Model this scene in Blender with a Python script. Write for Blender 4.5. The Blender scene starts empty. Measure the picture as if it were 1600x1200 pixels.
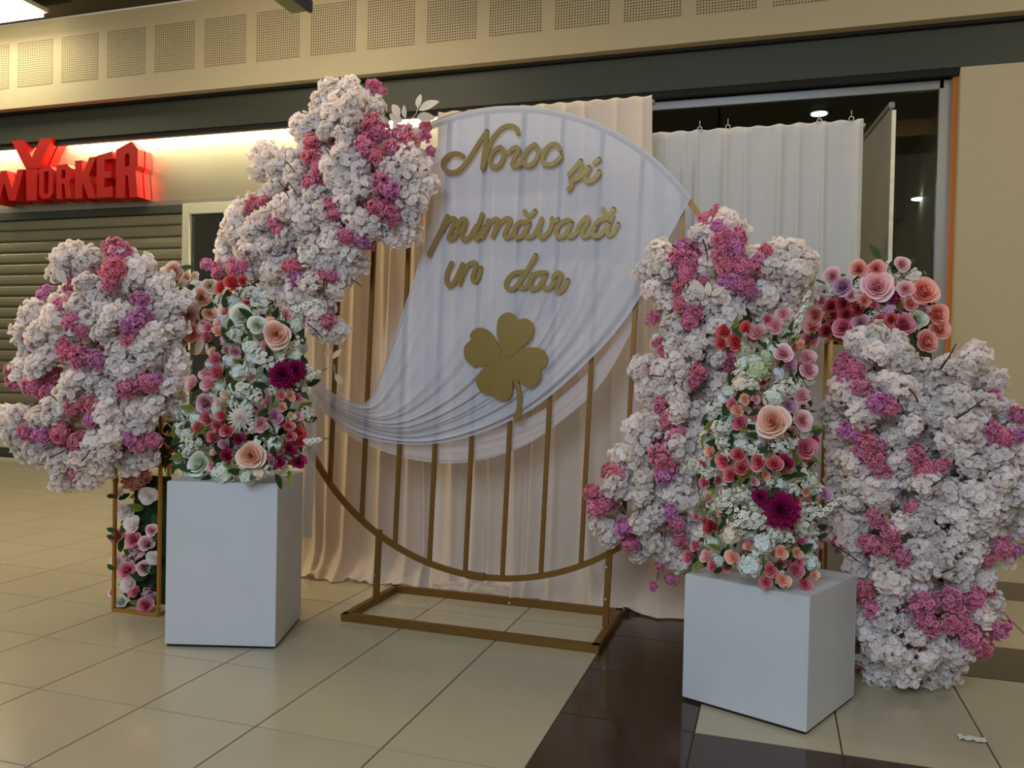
import bpy, bmesh, math, random
import numpy as np
from mathutils import Vector, Matrix, Quaternion
from mathutils.geometry import tessellate_polygon
random.seed(7); rng = np.random.RandomState(7)
S = bpy.context.scene
COL = S.collection
# ------------------------------------------------------------------ camera
FPX, YAW, PITCH, ROLL, CAMH = 1297.97, .30491, -.01581, .02057, 1.29448
cf = Vector((-math.sin(YAW)*math.cos(PITCH), math.cos(YAW)*math.cos(PITCH), math.sin(PITCH)))
r0 = Vector((math.cos(YAW), math.sin(YAW), 0)); u0 = r0.cross(cf)
cr = r0*math.cos(ROLL) + u0*math.sin(ROLL); cu = cr.cross(cf)
cd = bpy.data.cameras.new('camera'); cam = bpy.data.objects.new('camera', cd); COL.objects.link(cam)
cd.sensor_width = 36; cd.lens = FPX*36/1600; cd.clip_start = .05; cd.clip_end = 100
M3 = Matrix((cr, cu, -cf)).transposed()
cam.matrix_world = Matrix.Translation((0, 0, CAMH)) @ M3.to_4x4()
S.camera = cam
CP = Vector((0, 0, CAMH))
def ray(px, py): return cf*FPX + cr*(px-800) - cu*(py-600)
def at(px, py, Y):
    d = ray(px, py); return CP + d*(Y/d.y)
def proj(P):
    d = Vector(P)-CP; z = d.dot(cf); return 800+FPX*d.dot(cr)/z, 600-FPX*d.dot(cu)/z
def mpp(P):   # metres per pixel at P
    return (Vector(P)-CP).dot(cf)/FPX
# ------------------------------------------------------------------ world, lights, exposure
w = bpy.data.worlds.new('world'); S.world = w; w.use_nodes = True
bg = w.node_tree.nodes['Background']; bg.inputs[0].default_value = (1.0, .86, .64, 1); bg.inputs[1].default_value = .27
def area(name, loc, target, size, power, color, sy=None):
    l = bpy.data.lights.new(name, 'AREA'); l.size = size; l.energy = power; l.color = color
    if sy: l.shape = 'RECTANGLE'; l.size_y = sy
    o = bpy.data.objects.new(name, l); COL.objects.link(o); o.location = loc
    o.rotation_euler = (Vector(target)-Vector(loc)).to_track_quat('-Z', 'Y').to_euler(); return o
area('front_cool_light', (-1.0, -3.2, 4.2), (-1.0, 4.0, 1.0), 3.0, 225, (.60, .77, 1.0))
area('left_warm_light', (-6.4, 3.3, 3.9), (-1.5, 4.5, 1.2), 1.2, 90, (1.0, .76, .45))
area('shop_side_warm_light', (-5.0, 5.6, 5.2), (-6.5, 8.0, .6), 3.0, 52, (1.0, .86, .62), 1.0)
area('right_warm_light', (3.8, 4.6, 4.6), (2.0, 7.6, 1.6), 1.6, 34, (1.0, .86, .60))
area('added_warm_strip', (-2.0, 3.2, 5.60), (-2.0, 4.2, 0), 10.0, 105, (1.0, .78, .48), .06)  # warm strip added out of view, shaped by the baffle below it
S.view_settings.view_transform = 'Standard'; S.view_settings.look = 'None'
S.cycles.diffuse_bounces = 8; S.cycles.max_bounces = 14
S.view_settings.exposure = .28; S.view_settings.gamma = 1; S.view_settings.use_curve_mapping = False
# ------------------------------------------------------------------ materials
def lin(c): return tuple((x/12.92 if x <= .04045 else ((x+.055)/1.055)**2.4) for x in c)
def h8(r, g, b): return lin((r/255, g/255, b/255))
def newmat(name):
    m = bpy.data.materials.new(name); m.use_nodes = True; nt = m.node_tree
    return m, nt, nt.nodes['Principled BSDF']
def mat(name, c, rough=.6, metal=0, noise=0, nscale=8, bump=0, bscale=60, emis=0, spec=.5, coat=0):
    m, nt, b = newmat(name)
    b.inputs['Base Color'].default_value = (*c, 1); b.inputs['Roughness'].default_value = rough
    b.inputs['Metallic'].default_value = metal; b.inputs['Specular IOR Level'].default_value = spec
    b.inputs['Coat Weight'].default_value = coat
    if emis: b.inputs['Emission Color'].default_value = (*c, 1); b.inputs['Emission Strength'].default_value = emis
    if noise:
        n = nt.nodes.new('ShaderNodeTexNoise'); n.inputs['Scale'].default_value = nscale; n.inputs['Detail'].default_value = 5
        tc = nt.nodes.new('ShaderNodeTexCoord'); nt.links.new(tc.outputs['Object'], n.inputs['Vector'])
        mx = nt.nodes.new('ShaderNodeMix'); mx.data_type = 'RGBA'
        mx.inputs['A'].default_value = (*[x*(1-noise) for x in c], 1); mx.inputs['B'].default_value = (*[min(1, x*(1+noise)) for x in c], 1)
        nt.links.new(n.outputs['Fac'], mx.inputs['Factor']); nt.links.new(mx.outputs['Result'], b.inputs['Base Color'])
    if bump:
        n = nt.nodes.new('ShaderNodeTexNoise'); n.inputs['Scale'].default_value = bscale
        tc = nt.nodes.new('ShaderNodeTexCoord'); nt.links.new(tc.outputs['Object'], n.inputs['Vector'])
        bp = nt.nodes.new('ShaderNodeBump'); bp.inputs['Strength'].default_value = bump; bp.inputs['Distance'].default_value = .01
        nt.links.new(n.outputs['Fac'], bp.inputs['Height']); nt.links.new(bp.outputs['Normal'], b.inputs['Normal'])
    return m
def petal_mat(name, inner, outer, transl=.3, vary=.08):
    m, nt, b = newmat(name); N = nt.nodes; L = nt.links
    a = N.new('ShaderNodeAttribute'); a.attribute_name = 't'
    mx = N.new('ShaderNodeMix'); mx.data_type = 'RGBA'; mx.inputs['A'].default_value = (*inner, 1); mx.inputs['B'].default_value = (*outer, 1)
    L.new(a.outputs['Fac'], mx.inputs['Factor'])
    oi = N.new('ShaderNodeObjectInfo'); hs = N.new('ShaderNodeHueSaturation')
    mr = N.new('ShaderNodeMapRange'); mr.inputs['To Min'].default_value = 1-vary; mr.inputs['To Max'].default_value = 1+vary*.6
    L.new(oi.outputs['Random'], mr.inputs['Value']); L.new(mr.outputs['Result'], hs.inputs['Value']); L.new(mx.outputs['Result'], hs.inputs['Color'])
    L.new(hs.outputs['Color'], b.inputs['Base Color']); b.inputs['Roughness'].default_value = .75; b.inputs['Specular IOR Level'].default_value = .2
    tr = N.new('ShaderNodeBsdfTranslucent'); L.new(hs.outputs['Color'], tr.inputs['Color'])
    ms = N.new('ShaderNodeMixShader'); ms.inputs[0].default_value = transl
    L.new(b.outputs[0], ms.inputs[1]); L.new(tr.outputs[0], ms.inputs[2]); L.new(ms.outputs[0], N['Material Output'].inputs['Surface'])
    return m
def cloth_mat(name, c, transl=.3, transp=0):
    m, nt, b = newmat(name); N = nt.nodes; L = nt.links
    b.inputs['Base Color'].default_value = (*c, 1); b.inputs['Roughness'].default_value = .85; b.inputs['Specular IOR Level'].default_value = .15
    tc = N.new('ShaderNodeTexCoord'); n = N.new('ShaderNodeTexNoise'); n.inputs['Scale'].default_value = 9; n.inputs['Detail'].default_value = 4
    L.new(tc.outputs['Object'], n.inputs['Vector']); bp = N.new('ShaderNodeBump'); bp.inputs['Strength'].default_value = .25; bp.inputs['Distance'].default_value = .02
    L.new(n.outputs['Fac'], bp.inputs['Height']); L.new(bp.outputs['Normal'], b.inputs['Normal'])
    tr = N.new('ShaderNodeBsdfTranslucent'); tr.inputs[0].default_value = (*c, 1)
    ms = N.new('ShaderNodeMixShader'); ms.inputs[0].default_value = transl
    L.new(b.outputs[0], ms.inputs[1]); L.new(tr.outputs[0], ms.inputs[2]); last = ms
    if transp:
        tp = N.new('ShaderNodeBsdfTransparent'); m2 = N.new('ShaderNodeMixShader'); m2.inputs[0].default_value = transp
        L.new(ms.outputs[0], m2.inputs[1]); L.new(tp.outputs[0], m2.inputs[2]); last = m2
    L.new(last.outputs[0], N['Material Output'].inputs['Surface'])
    return m
def tile_mat(name, c, rough, vary):
    m, nt, b = newmat(name); N = nt.nodes; L = nt.links
    ge = N.new('ShaderNodeNewGeometry'); n = N.new('ShaderNodeTexNoise'); n.inputs['Scale'].default_value = 2.3; n.inputs['Detail'].default_value = 6
    L.new(ge.outputs['Position'], n.inputs['Vector'])
    oi = N.new('ShaderNodeObjectInfo')
    ad = N.new('ShaderNodeMath'); ad.operation = 'MULTIPLY_ADD'; ad.inputs[1].default_value = .45; L.new(oi.outputs['Random'], ad.inputs[0]); L.new(n.outputs['Fac'], ad.inputs[2])
    mx = N.new('ShaderNodeMix'); mx.data_type = 'RGBA'; mx.inputs['A'].default_value = (*[x*(1-vary) for x in c], 1); mx.inputs['B'].default_value = (*[x*(1+vary) for x in c], 1)
    L.new(ad.outputs[0], mx.inputs['Factor']); L.new(mx.outputs['Result'], b.inputs['Base Color'])
    n2 = N.new('ShaderNodeTexNoise'); n2.inputs['Scale'].default_value = 14; L.new(ge.outputs['Position'], n2.inputs['Vector'])
    mr = N.new('ShaderNodeMapRange'); mr.inputs['To Min'].default_value = rough*.8; mr.inputs['To Max'].default_value = rough*1.3
    L.new(n2.outputs['Fac'], mr.inputs['Value']); L.new(mr.outputs['Result'], b.inputs['Roughness'])
    return m
M = {}
M['tile'] = tile_mat('cream_tile', h8(168, 160, 136), .22, .06)
M['darktile'] = tile_mat('dark_tile', h8(54, 40, 30), .14, .12)
M['grout'] = mat('grout', h8(78, 62, 40), .9)
M['wall'] = mat('cream_plaster', h8(190, 178, 146), .75, noise=.03, bump=.1, bscale=200)
M['band'] = mat('dark_green_band', h8(50, 56, 44), .5, noise=.05)
M['black'] = mat('black_gap', h8(18, 16, 10), .8)
M['metalband'] = mat('brushed_metal', h8(172, 166, 142), .33, metal=.85, noise=.06, nscale=1.5)
M['shutter'] = mat('shutter_paint', h8(122, 118, 92), .5, noise=.05, nscale=3)
M['frame'] = mat('frame_paint', h8(190, 188, 165), .4)
M['steel'] = mat('steel', h8(150, 150, 145), .35, metal=.8)
M['orange'] = mat('orange_trim', h8(205, 120, 40), .5)
M['red'] = mat('red_letter', h8(186, 12, 5), .5)
M['ped'] = mat('pedestal_white', h8(190, 194, 199), .45, noise=.05, nscale=5, bump=.05, bscale=20)
M['gold'] = mat('bronze_gold', h8(122, 88, 36), .45, metal=.55, noise=.12, nscale=12)
M['brightgold'] = mat('bright_gold', h8(176, 128, 58), .38, metal=.7)
M['letter'] = mat('gold_board', h8(128, 106, 48), .42, metal=.35, noise=.08, nscale=14)
M['screw'] = mat('screw', h8(200, 200, 200), .3, metal=1)
M['curtain'] = cloth_mat('cream_voile', h8(224, 210, 194), .30)
M['curtaincool'] = cloth_mat('cool_lit_voile', h8(206, 205, 202), .22)  # same fabric as the cream voile, cool light put into its colour
M['drape'] = cloth_mat('white_chiffon', h8(212, 216, 228), .18, .28)
M['hem'] = cloth_mat('sheer_chiffon', h8(236, 228, 226), .3, .30)
M['wood'] = mat('twig', h8(62, 40, 30), .8)
M['leaf'] = petal_mat('leaf_green', h8(38, 58, 30), h8(60, 84, 44), .15, .3)
M['lightleaf'] = petal_mat('leaf_lime', h8(96, 116, 42), h8(140, 155, 70), .3, .2)
M['creamleaf'] = petal_mat('leaf_cream', h8(225, 210, 190), h8(238, 226, 210), .3, .05)
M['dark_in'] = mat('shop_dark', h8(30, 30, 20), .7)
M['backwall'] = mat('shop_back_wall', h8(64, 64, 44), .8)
M['sidewall'] = mat('shop_side_wall', h8(150, 146, 108), .7)
M['lamp'] = mat('lamp_glow', (.85, .95, 1.0), .5, emis=6)
M['cove'] = mat('cove_glow', (1.0, .90, .62), .5, emis=9)
M['ceil'] = mat('ceiling_dark', h8(70, 62, 40), .8)
M['navy'] = mat('navy_metal', h8(40, 44, 60), .5)
M['greenmetal'] = mat('green_metal', h8(120, 125, 85), .5)
M['banner'] = mat('banner_grey', h8(112, 112, 104), .6)
M['bannerprint'] = mat('banner_edge', h8(225, 215, 185), .6, noise=.3, nscale=20)
M['brown'] = mat('brown_frame', h8(70, 35, 20), .5)
M['paper'] = mat('paper', h8(215, 212, 205), .8)
gm, nt, b = newmat('shop_glass'); N = nt.nodes
tp = N.new('ShaderNodeBsdfTransparent'); tp.inputs[0].default_value = (.82, .86, .80, 1); gl = N.new('ShaderNodeBsdfGlossy'); gl.inputs['Roughness'].default_value = .02
fr = N.new('ShaderNodeFresnel'); fr.inputs[0].default_value = 1.45; ms = N.new('ShaderNodeMixShader')
nt.links.new(fr.outputs[0], ms.inputs[0]); nt.links.new(tp.outputs[0], ms.inputs[1]); nt.links.new(gl.outputs[0], ms.inputs[2]); nt.links.new(ms.outputs[0], N['Material Output'].inputs['Surface'])
M['glass'] = gm
# perforated plasterboard
pm, nt, b = newmat('perforated_board'); N = nt.nodes; L = nt.links
tc = N.new('ShaderNodeTexCoord'); sc = N.new('ShaderNodeVectorMath'); sc.operation = 'SCALE'; sc.inputs['Scale'].default_value = 1/.0285
L.new(tc.outputs['Object'], sc.inputs[0]); fr_ = N.new('ShaderNodeVectorMath'); fr_.operation = 'FRACTION'; L.new(sc.outputs[0], fr_.inputs[0])
sb = N.new('ShaderNodeVectorMath'); sb.operation = 'SUBTRACT'; sb.inputs[1].default_value = (.5, .5, .5); L.new(fr_.outputs[0], sb.inputs[0])
ml = N.new('ShaderNodeVectorMath'); ml.operation = 'MULTIPLY'; ml.inputs[1].default_value = (1, 0, 1); L.new(sb.outputs[0], ml.inputs[0])
ln = N.new('ShaderNodeVectorMath'); ln.operation = 'LENGTH'; L.new(ml.outputs[0], ln.inputs[0])
lt = N.new('ShaderNodeMath'); lt.operation = 'LESS_THAN'; lt.inputs[1].default_value = .27; L.new(ln.outputs['Value'], lt.inputs[0])
mx = N.new('ShaderNodeMix'); mx.data_type = 'RGBA'; mx.inputs['A'].default_value = (*h8(186, 174, 142), 1); mx.inputs['B'].default_value = (*h8(70, 58, 30), 1)
L.new(lt.outputs[0], mx.inputs['Factor']); L.new(mx.outputs['Result'], b.inputs['Base Color']); b.inputs['Roughness'].default_value = .8
M['perf'] = pm
# flower colours: (inner, outer)
FC = {
 'white': (h8(250, 242, 238), h8(254, 252, 250)), 'pink': (h8(214, 84, 140), h8(255, 196, 222)), 'orchid': (h8(208, 100, 178), h8(252, 200, 236)), 'rosepink': (h8(222, 88, 126), h8(253, 192, 206)),
 'peach': (h8(232, 166, 138), h8(253, 228, 210)), 'blush': (h8(222, 156, 164), h8(251, 222, 226)), 'mauve': (h8(190, 130, 150), h8(230, 196, 208)),
 'coral': (h8(196, 48, 56), h8(236, 130, 126)), 'redwhite': (h8(196, 26, 66), h8(250, 190, 196)), 'magenta': (h8(130, 14, 64), h8(206, 70, 124)),
 'burgundy': (h8(96, 8, 52), h8(158, 26, 92)), 'salmon': (h8(224, 124, 112), h8(253, 204, 190)), 'deep': (h8(150, 36, 50), h8(204, 92, 96)),
 'cream': (h8(232, 212, 186), h8(250, 240, 226)), 'mint': (h8(208, 220, 198), h8(240, 245, 234)), 'green': (h8(170, 186, 130), h8(212, 222, 184)),
 'ice': (h8(206, 212, 204), h8(232, 238, 234)), 'pinky': (h8(205, 90, 120), h8(240, 170, 180)), 'snow': (h8(128, 132, 84), h8(240, 240, 228)), 'lilac': (h8(190, 140, 170), h8(226, 190, 212)),
}
for k, (a, b_) in FC.items(): M['f_'+k] = petal_mat('petal_'+k, a, b_, (.55 if k == 'white' else .45) if k in ('white', 'pink', 'orchid', 'rosepink') else .22)
CN = dict(white='white', pink='bright pink', orchid='orchid pink', rosepink='rose pink', peach='peach', blush='blush pink', mauve='dusty mauve', coral='coral red', redwhite='red and white', magenta='magenta', burgundy='burgundy', salmon='salmon', deep='deep red', cream='cream', mint='mint white', green='pale green', ice='icy white', pinky='pink', snow='small white', lilac='lilac')
# ------------------------------------------------------------------ mesh helpers
class MB:
    def __init__(s): s.v = []; s.f = []; s.t = []
    def add(s, v, f, t=None):
        n = len(s.v); s.v += [tuple(x) for x in v]; s.f += [tuple(i+n for i in q) for q in f]; s.t += (list(t) if t is not None else [0]*len(v))
    def box(s, lo, hi, ax=None, o=None):
        (x0, y0, z0), (x1, y1, z1) = lo, hi
        v = [(x0,y0,z0),(x1,y0,z0),(x1,y1,z0),(x0,y1,z0),(x0,y0,z1),(x1,y0,z1),(x1,y1,z1),(x0,y1,z1)]
        s.add(v, [(0,3,2,1),(4,5,6,7),(0,1,5,4),(1,2,6,5),(2,3,7,6),(3,0,4,7)])
    def bar(s, a, b, wx, wy, up=Vector((0, 1, 0))):   # rectangular bar a->b
        a = Vector(a); b = Vector(b); d = (b-a).normalized(); sx = d.cross(up)
        if sx.length < 1e-4: sx = d.cross(Vector((1, 0, 0)))
        sx.normalize(); sy = sx.cross(d)
        v = []
        for p in (a, b):
            for i, j in ((-1,-1),(1,-1),(1,1),(-1,1)): v.append(p+sx*wx/2*i+sy*wy/2*j)
        s.add(v, [(0,1,2,3),(7,6,5,4),(0,4,5,1),(1,5,6,2),(2,6,7,3),(3,7,4,0)])
    def tube(s, pts, r, n=8, r1=None):
        pts = [Vector(p) for p in pts]; rings = []; m = len(pts); base = len(s.v); vs = []; ref = Vector((.3, .2, 1)).normalized()
        for i, p in enumerate(pts):
            d = (pts[min(i+1, m-1)]-pts[max(i-1, 0)]).normalized(); x = d.cross(ref)
            if x.length < .05: x = d.cross(Vector((1, 0, 0)))
            x.normalize(); y = d.cross(x); rr = r if r1 is None else r+(r1-r)*i/(m-1)
            for k in range(n): vs.append(p+(x*math.cos(2*math.pi*k/n)+y*math.sin(2*math.pi*k/n))*rr)
        fs = [(i*n+k, i*n+(k+1) % n, (i+1)*n+(k+1) % n, (i+1)*n+k) for i in range(m-1) for k in range(n)]
        fs += [tuple(range(n-1, -1, -1)), tuple((m-1)*n+k for k in range(n))]
        s.add(vs, fs)
    def grid(s, P):   # P[i][j]
        a, b = len(P), len(P[0]); s.add([p for r in P for p in r], [(i*b+j, i*b+j+1, (i+1)*b+j+1, (i+1)*b+j) for i in range(a-1) for j in range(b-1)])
    def disc(s, c, r, n=16, h=.01):
        c = Vector(c); v = [c+Vector((math.cos(2*math.pi*k/n)*r, math.sin(2*math.pi*k/n)*r, z)) for z in (0, h) for k in range(n)]
        s.add(v, [tuple(range(n-1, -1, -1)), tuple(range(n, 2*n))]+[(k, (k+1) % n, n+(k+1) % n, n+k) for k in range(n)])
    def prism(s, loops, off):   # loops: outer, holes (3D planar); extruded by vector off
        off = Vector(off); n = [len(l) for l in loops]; flat = [Vector(p) for l in loops for p in l]
        tri = tessellate_polygon([[Vector(p) for p in l] for l in loops]); N_ = len(flat)
        v = flat+[p+off for p in flat]; f = [tuple(t) for t in tri]+[tuple(i+N_ for i in reversed(t)) for t in tri]
        b = 0
        for k in n:
            f += [(b+i, b+(i+1) % k, N_+b+(i+1) % k, N_+b+i) for i in range(k)]; b += k
        s.add(v, f)
    def mesh(s, name, smooth=False, tattr=False, bevel=0, fixn=True):
        me = bpy.data.meshes.new(name); me.from_pydata(s.v, [], s.f)
        if tattr: me.attributes.new('t', 'FLOAT', 'POINT').data.foreach_set('value', [float(x) for x in s.t])
        if bevel or fixn:
            bm = bmesh.new(); bm.from_mesh(me)
            if fixn: bmesh.ops.recalc_face_normals(bm, faces=bm.faces)
            if bevel: bmesh.ops.bevel(bm, geom=bm.edges, offset=bevel, segments=2, affect='EDGES')
            bm.to_mesh(me); bm.free()
        if smooth: me.shade_smooth()
        me.update(); return me
def link(name, me, m=None, parent=None, loc=(0, 0, 0), q=None, sc=1, label=None):
    if m is not None and not me.materials: me.materials.append(m)
    o = bpy.data.objects.new(name, me); COL.objects.link(o); o.location = loc
    if q is not None: o.rotation_mode = 'QUATERNION'; o.rotation_quaternion = q
    if sc != 1: o.scale = sc if hasattr(sc, '__len__') else (sc,)*3
    if parent: o.parent = parent; o.location = Vector(loc)-root_off(parent)
    if m is not None and me.materials[0] is not m: o.material_slots[0].link = 'OBJECT'; o.material_slots[0].material = m
    if label: o['label'] = label
    return o
ROOTLOC = {}
def root_off(p):
    v = Vector((0, 0, 0))
    while p is not None: v += Vector(p.location); p = p.parent
    return v
def thing(name, label, cat, loc=(0, 0, 0), group=None):
    o = bpy.data.objects.new(name, None); COL.objects.link(o); o.location = loc; o['label'] = label; o['category'] = cat; o.empty_display_size = .1
    if group: o['group'] = group
    return o
def tag(o, label=None, cat=None, group=None, kind=None):
    for k, v in (('label', label), ('category', cat), ('group', group), ('kind', kind)):
        if v: o[k] = v
    return o
def part(name, mb, m, parent, label=None, smooth=False, bevel=0):   # mb in world coords
    off = root_off(parent); mb.v = [tuple(Vector(p)-off) for p in mb.v]
    o = link(name, mb.mesh(name, smooth=smooth, bevel=bevel), m); o.parent = parent
    if label: o['label'] = label
    return o
def struct(name, mb, m, bevel=0, smooth=False): return tag(link(name, mb.mesh(name, bevel=bevel, smooth=smooth), m), kind='structure')
# ================================================================== SETTING
# floor: grout slab + individual tiles
T, OX, OY = .5, -2.7425, 2.5551
f = MB(); f.box((-17, -1.5, -.08), (6.5, 13.2, -.006)); floor = struct('floor', f, M['grout'])
tm = MB(); tm.box((.0028, .0028, -.012), (T-.0028, T-.0028, 0)); tile_me = tm.mesh('floor_tile', bevel=.0012)
tile_me.materials.append(M['tile'])
cells = []
for i in range(-29, 18):
    for j in range(-8, 12):
        x, y = OX+i*T, OY+j*T
        c = Vector((x+T/2, y+T/2, 0)); d = c-CP
        if d.dot(cf) < .5: continue
        px, py = proj(c)
        if not (-260 < px < 1860 and py < 1420): continue
        dark = i == 4 or (i >= 5 and j % 3 == 0)
        cells.append((d.length, x, y, dark))
cells.sort(key=lambda c: c[0])
for k in (0, 1):
    sel = [c for c in cells if c[3] == bool(k)]
    nm = ('floor_tile', 'dark_floor_tile')[k]; m = M[('tile', 'darktile')[k]]
    if k: me = tile_me.copy(); me.materials.clear(); me.materials.append(m)
    else: me = tile_me
    for n, (d, x, y, _) in enumerate(sel[:295 if not k else 120]): link(nm, me, None, floor, (x, y, 0), label='dark brown polished floor tile' if k else None)
    rest = sel[295 if not k else 120:]
    if rest:
        q = MB()
        for _, x, y, _ in rest: q.box((x+.0025, y+.0025, -.012), (x+T-.0025, y+T-.0025, 0))
        part('distant_floor_tiles', q, m, floor)['kind'] = 'stuff'
# upper bulkhead with perforated panels
BY = 8.25
q = MB(); q.box((-16, BY, 4.52), (6.5, BY+.6, 5.58)); bulk = struct('wall_upper', q, M['wall'])
pmb = MB(); pmb.box((0, 0, 0), (.5700, .006, .5700)); pme = pmb.mesh('perforated_panel', bevel=.0015)
for k in range(-9, 16):
    link('perforated_panel', pme, M['perf'], bulk, (-8.588+.7075*k, BY-.004, 4.777))
q = MB(); q.box((-16, 8.36, 4.49), (6.5, 8.9, 4.52)); struct('gap_shade_strip', q, M['black'])  # black strip painted as the shade in the gap under the bulkhead
q = MB(); q.box((-16, 8.42, 4.13), (6.5, 8.46, 4.49)); struct('trim_2', q, M['band'], bevel=.004)
q = MB(); q.box((-16, 8.44, 4.07), (6.5, 8.50, 4.13)); struct('trim_3', q, M['black'])
# sign fascia of brushed metal with cove lamp
fas = thing('sign_fascia', 'brushed metal sign fascia glowing above the shutter and glass on the left', 'sign panel', (-9, 8.62, 3.3)); 
xs = [-16, -12.2, -9.0, -5.75, -2.6]
for a, b_ in zip(xs[:-1], xs[1:]):
    q = MB(); q.box((a+.004, 8.62, 3.33), (b_-.004, 8.66, 4.32)); part('metal_panel', q, M['metalband'], fas, bevel=.002)
q = MB(); q.box((-16, 8.60, 3.27), (-2.6, 8.68, 3.33)); part('lower_rail', q, M['steel'], fas)
q = MB(); q.tube([(-15, 8.60, 4.25), (-2.7, 8.60, 4.25)], .018, 8); part('light_tube', q, M['cove'], fas, smooth=True)
area('cove_lamp', (-8.5, 8.50, 4.24), (-8.5, 8.66, 3.95), 12, 650, (1.0, .88, .60), .05)
# roller shutter
q = MB(); q.box((-16, 8.66, 0), (-7.0, 8.70, 3.3)); shut = struct('door_1', q, M['shutter'])
for k in range(21):
    z = .29+k*.1445
    P = []
    for (dy, dz) in ((0, .002), (-.024, .004), (-.030, .02), (-.032, .065), (-.030, .11), (-.022, .124), (0, .126)): P.append([(-16, 8.655+dy, z+dz), (-7.02, 8.655+dy, z+dz)])
    q = MB(); q.grid(P); q.box((-16, 8.65, z+.137), (-7.02, 8.656, z+.1445)); part('shutter_slat', q, M['shutter'], shut)
q = MB(); q.box((-16, 8.62, .12), (-7.02, 8.66, .29)); part('bottom_rail', q, M['frame'], shut, bevel=.004)
q = MB(); q.box((-16, 8.60, 0), (-7.02, 8.66, .11)); part('threshold', q, M['band'], shut, bevel=.004)
q = MB(); q.box((-16, 8.60, 3.17), (-7.02, 8.68, 3.27)); part('shutter_box', q, M['band'], shut)
# shop windows
q = MB()
for x0, x1, z0, z1 in ((-7.0, -6.89, 0, 3.27), (-6.89, -2.6, 3.14, 3.27), (-6.89, -2.6, 0, .12), (-2.72, -2.6, .12, 3.14), (-4.8, -4.7, .12, 3.14)): q.box((x0, 8.56, z0), (x1, 8.66, z1))
w1 = struct('window_1', q, M['frame'], bevel=.004)
for x0, x1 in ((-6.89, -4.8), (-4.7, -2.72)):
    q = MB(); q.box((x0, 8.605, .12), (x1, 8.615, 3.14)); part('glass_pane', q, M['glass'], w1)
q = MB()
for x0, x1, z0, z1 in ((-2.6, -2.52, 0, 4.07), (-2.52, 1.44, 3.99, 4.07), (-2.52, 1.44, 0, .12), (1.40, 1.505, 0, 4.07)): q.box((x0, 8.56, z0), (x1, 8.64, z1))
w2 = struct('window_2', q, M['steel'], bevel=.004)
for x0, x1 in ((-2.52, -.6), (-.57, 1.40)):
    q = MB(); q.box((x0, 8.60, .12), (x1, 8.61, 3.99)); part('glass_pane', q, M['glass'], w2)
q = MB(); q.box((1.505, 8.50, 0), (1.545, 8.62, 4.10)); struct('trim_4', q, M['orange'], bevel=.003)
# pillar wall on the right
q = MB(); q.box((1.545, 8.42, 0), (6.5, 8.72, 4.13)); struct('wall_right', q, M['wall'], bevel=.006)
q = MB(); q.box((1.52, 8.39, 0), (6.5, 8.42, .10)); struct('baseboard_right', q, M['black'], bevel=.003)
# interior of the shop behind glass
q = MB(); q.box((-7.1, 13.0, 0), (1.62, 13.1, 4.4)); struct('wall_back', q, M['backwall'])
q = MB(); q.box((1.62, 8.72, 0), (1.72, 13.1, 4.4)); struct('wall_inner', q, M['sidewall'])
q = MB(); q.box((-7.2, 8.70, 4.2), (1.72, 13.1, 4.35)); struct('ceiling_shop', q, M['dark_in'])
q = MB(); q.box((-7.2, 8.72, 0), (-7.1, 13.1, 4.4)); struct('wall_left', q, M['dark_in'])
q = MB(); q.box((-7.1, 12.2, 3.45), (1.62, 12.5, 4.2)); struct('trim_5', q, M['dark_in'])
for k, (px, py) in enumerate(((1280, 176), (1437, 309))):
    d = ray(px, py); P = CP+d*((4.2-CAMH)/d.z) if k == 0 else CP+d*((3.45-CAMH)/d.z)
    t = thing('ceiling_downlight', ('round white downlight glowing above the right curtain', 'round white downlight glowing deep in the shop beside the pillar')[k], 'ceiling light', P)
    q = MB(); q.disc(P+Vector((0, 0, -.02)), .085 if k == 0 else .09, 20, .02); part('lamp_disc', q, M['lamp'], t)
    q = MB(); q.disc(P+Vector((0, 0, -.012)), .105, 20, .012); part('rim', q, M['steel'], t)
q = MB(); fl_ = at(1455, 367, 9)
t = thing('wall_sign', 'small dark brown framed notice on the inner shop wall', 'frame', (1.60, 10.0, 1.9))
q = MB()
q.box((1.59, 9.72, 2.25), (1.62, 9.90, 2.29)); q.box((1.59, 9.72, 2.68), (1.62, 9.90, 2.72)); q.box((1.59, 9.72, 2.25), (1.62, 9.75, 2.72)); q.box((1.59, 9.87, 2.25), (1.62, 9.90, 2.72)); part('border', q, M['brown'], t)
q = MB(); q.box((1.605, 9.75, 2.29), (1.62, 9.87, 2.68)); part('panel', q, M['backwall'], t)
# ceiling of the hall in front of the bulkhead, with recessed light
q = MB(); q.box((-16, 6.4, 5.60), (-10.9, 8.25, 5.75)); q.box((-8.1, 6.4, 5.60), (6.5, 8.25, 5.75)); q.box((-10.9, 6.4, 5.60), (-8.1, 7.0, 5.75)); q.box((-10.9, 7.0, 5.78), (-8.1, 8.25, 5.85)); q.box((-10.9, 7.95, 5.60), (-8.1, 8.25, 5.75)); struct('ceiling', q, M['ceil'])
t = thing('ceiling_light_panel', 'long glowing recessed ceiling light in the upper left corner', 'ceiling light', (-9.5, 7.5, 5.76))
q = MB(); q.box((-10.85, 7.30, 5.42), (-8.45, 7.85, 5.47)); part('diffuser', q, M['cove'], t)
q = MB(); q.box((-10.9, 7.28, 5.47), (-8.40, 7.87, 5.52)); part('housing', q, M['frame'], t)
area('ceiling_panel_lamp', (-9.6, 7.7, 5.40), (-9.6, 7.9, 0), 2.3, 7, (1.0, .86, .55), .28)
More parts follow.
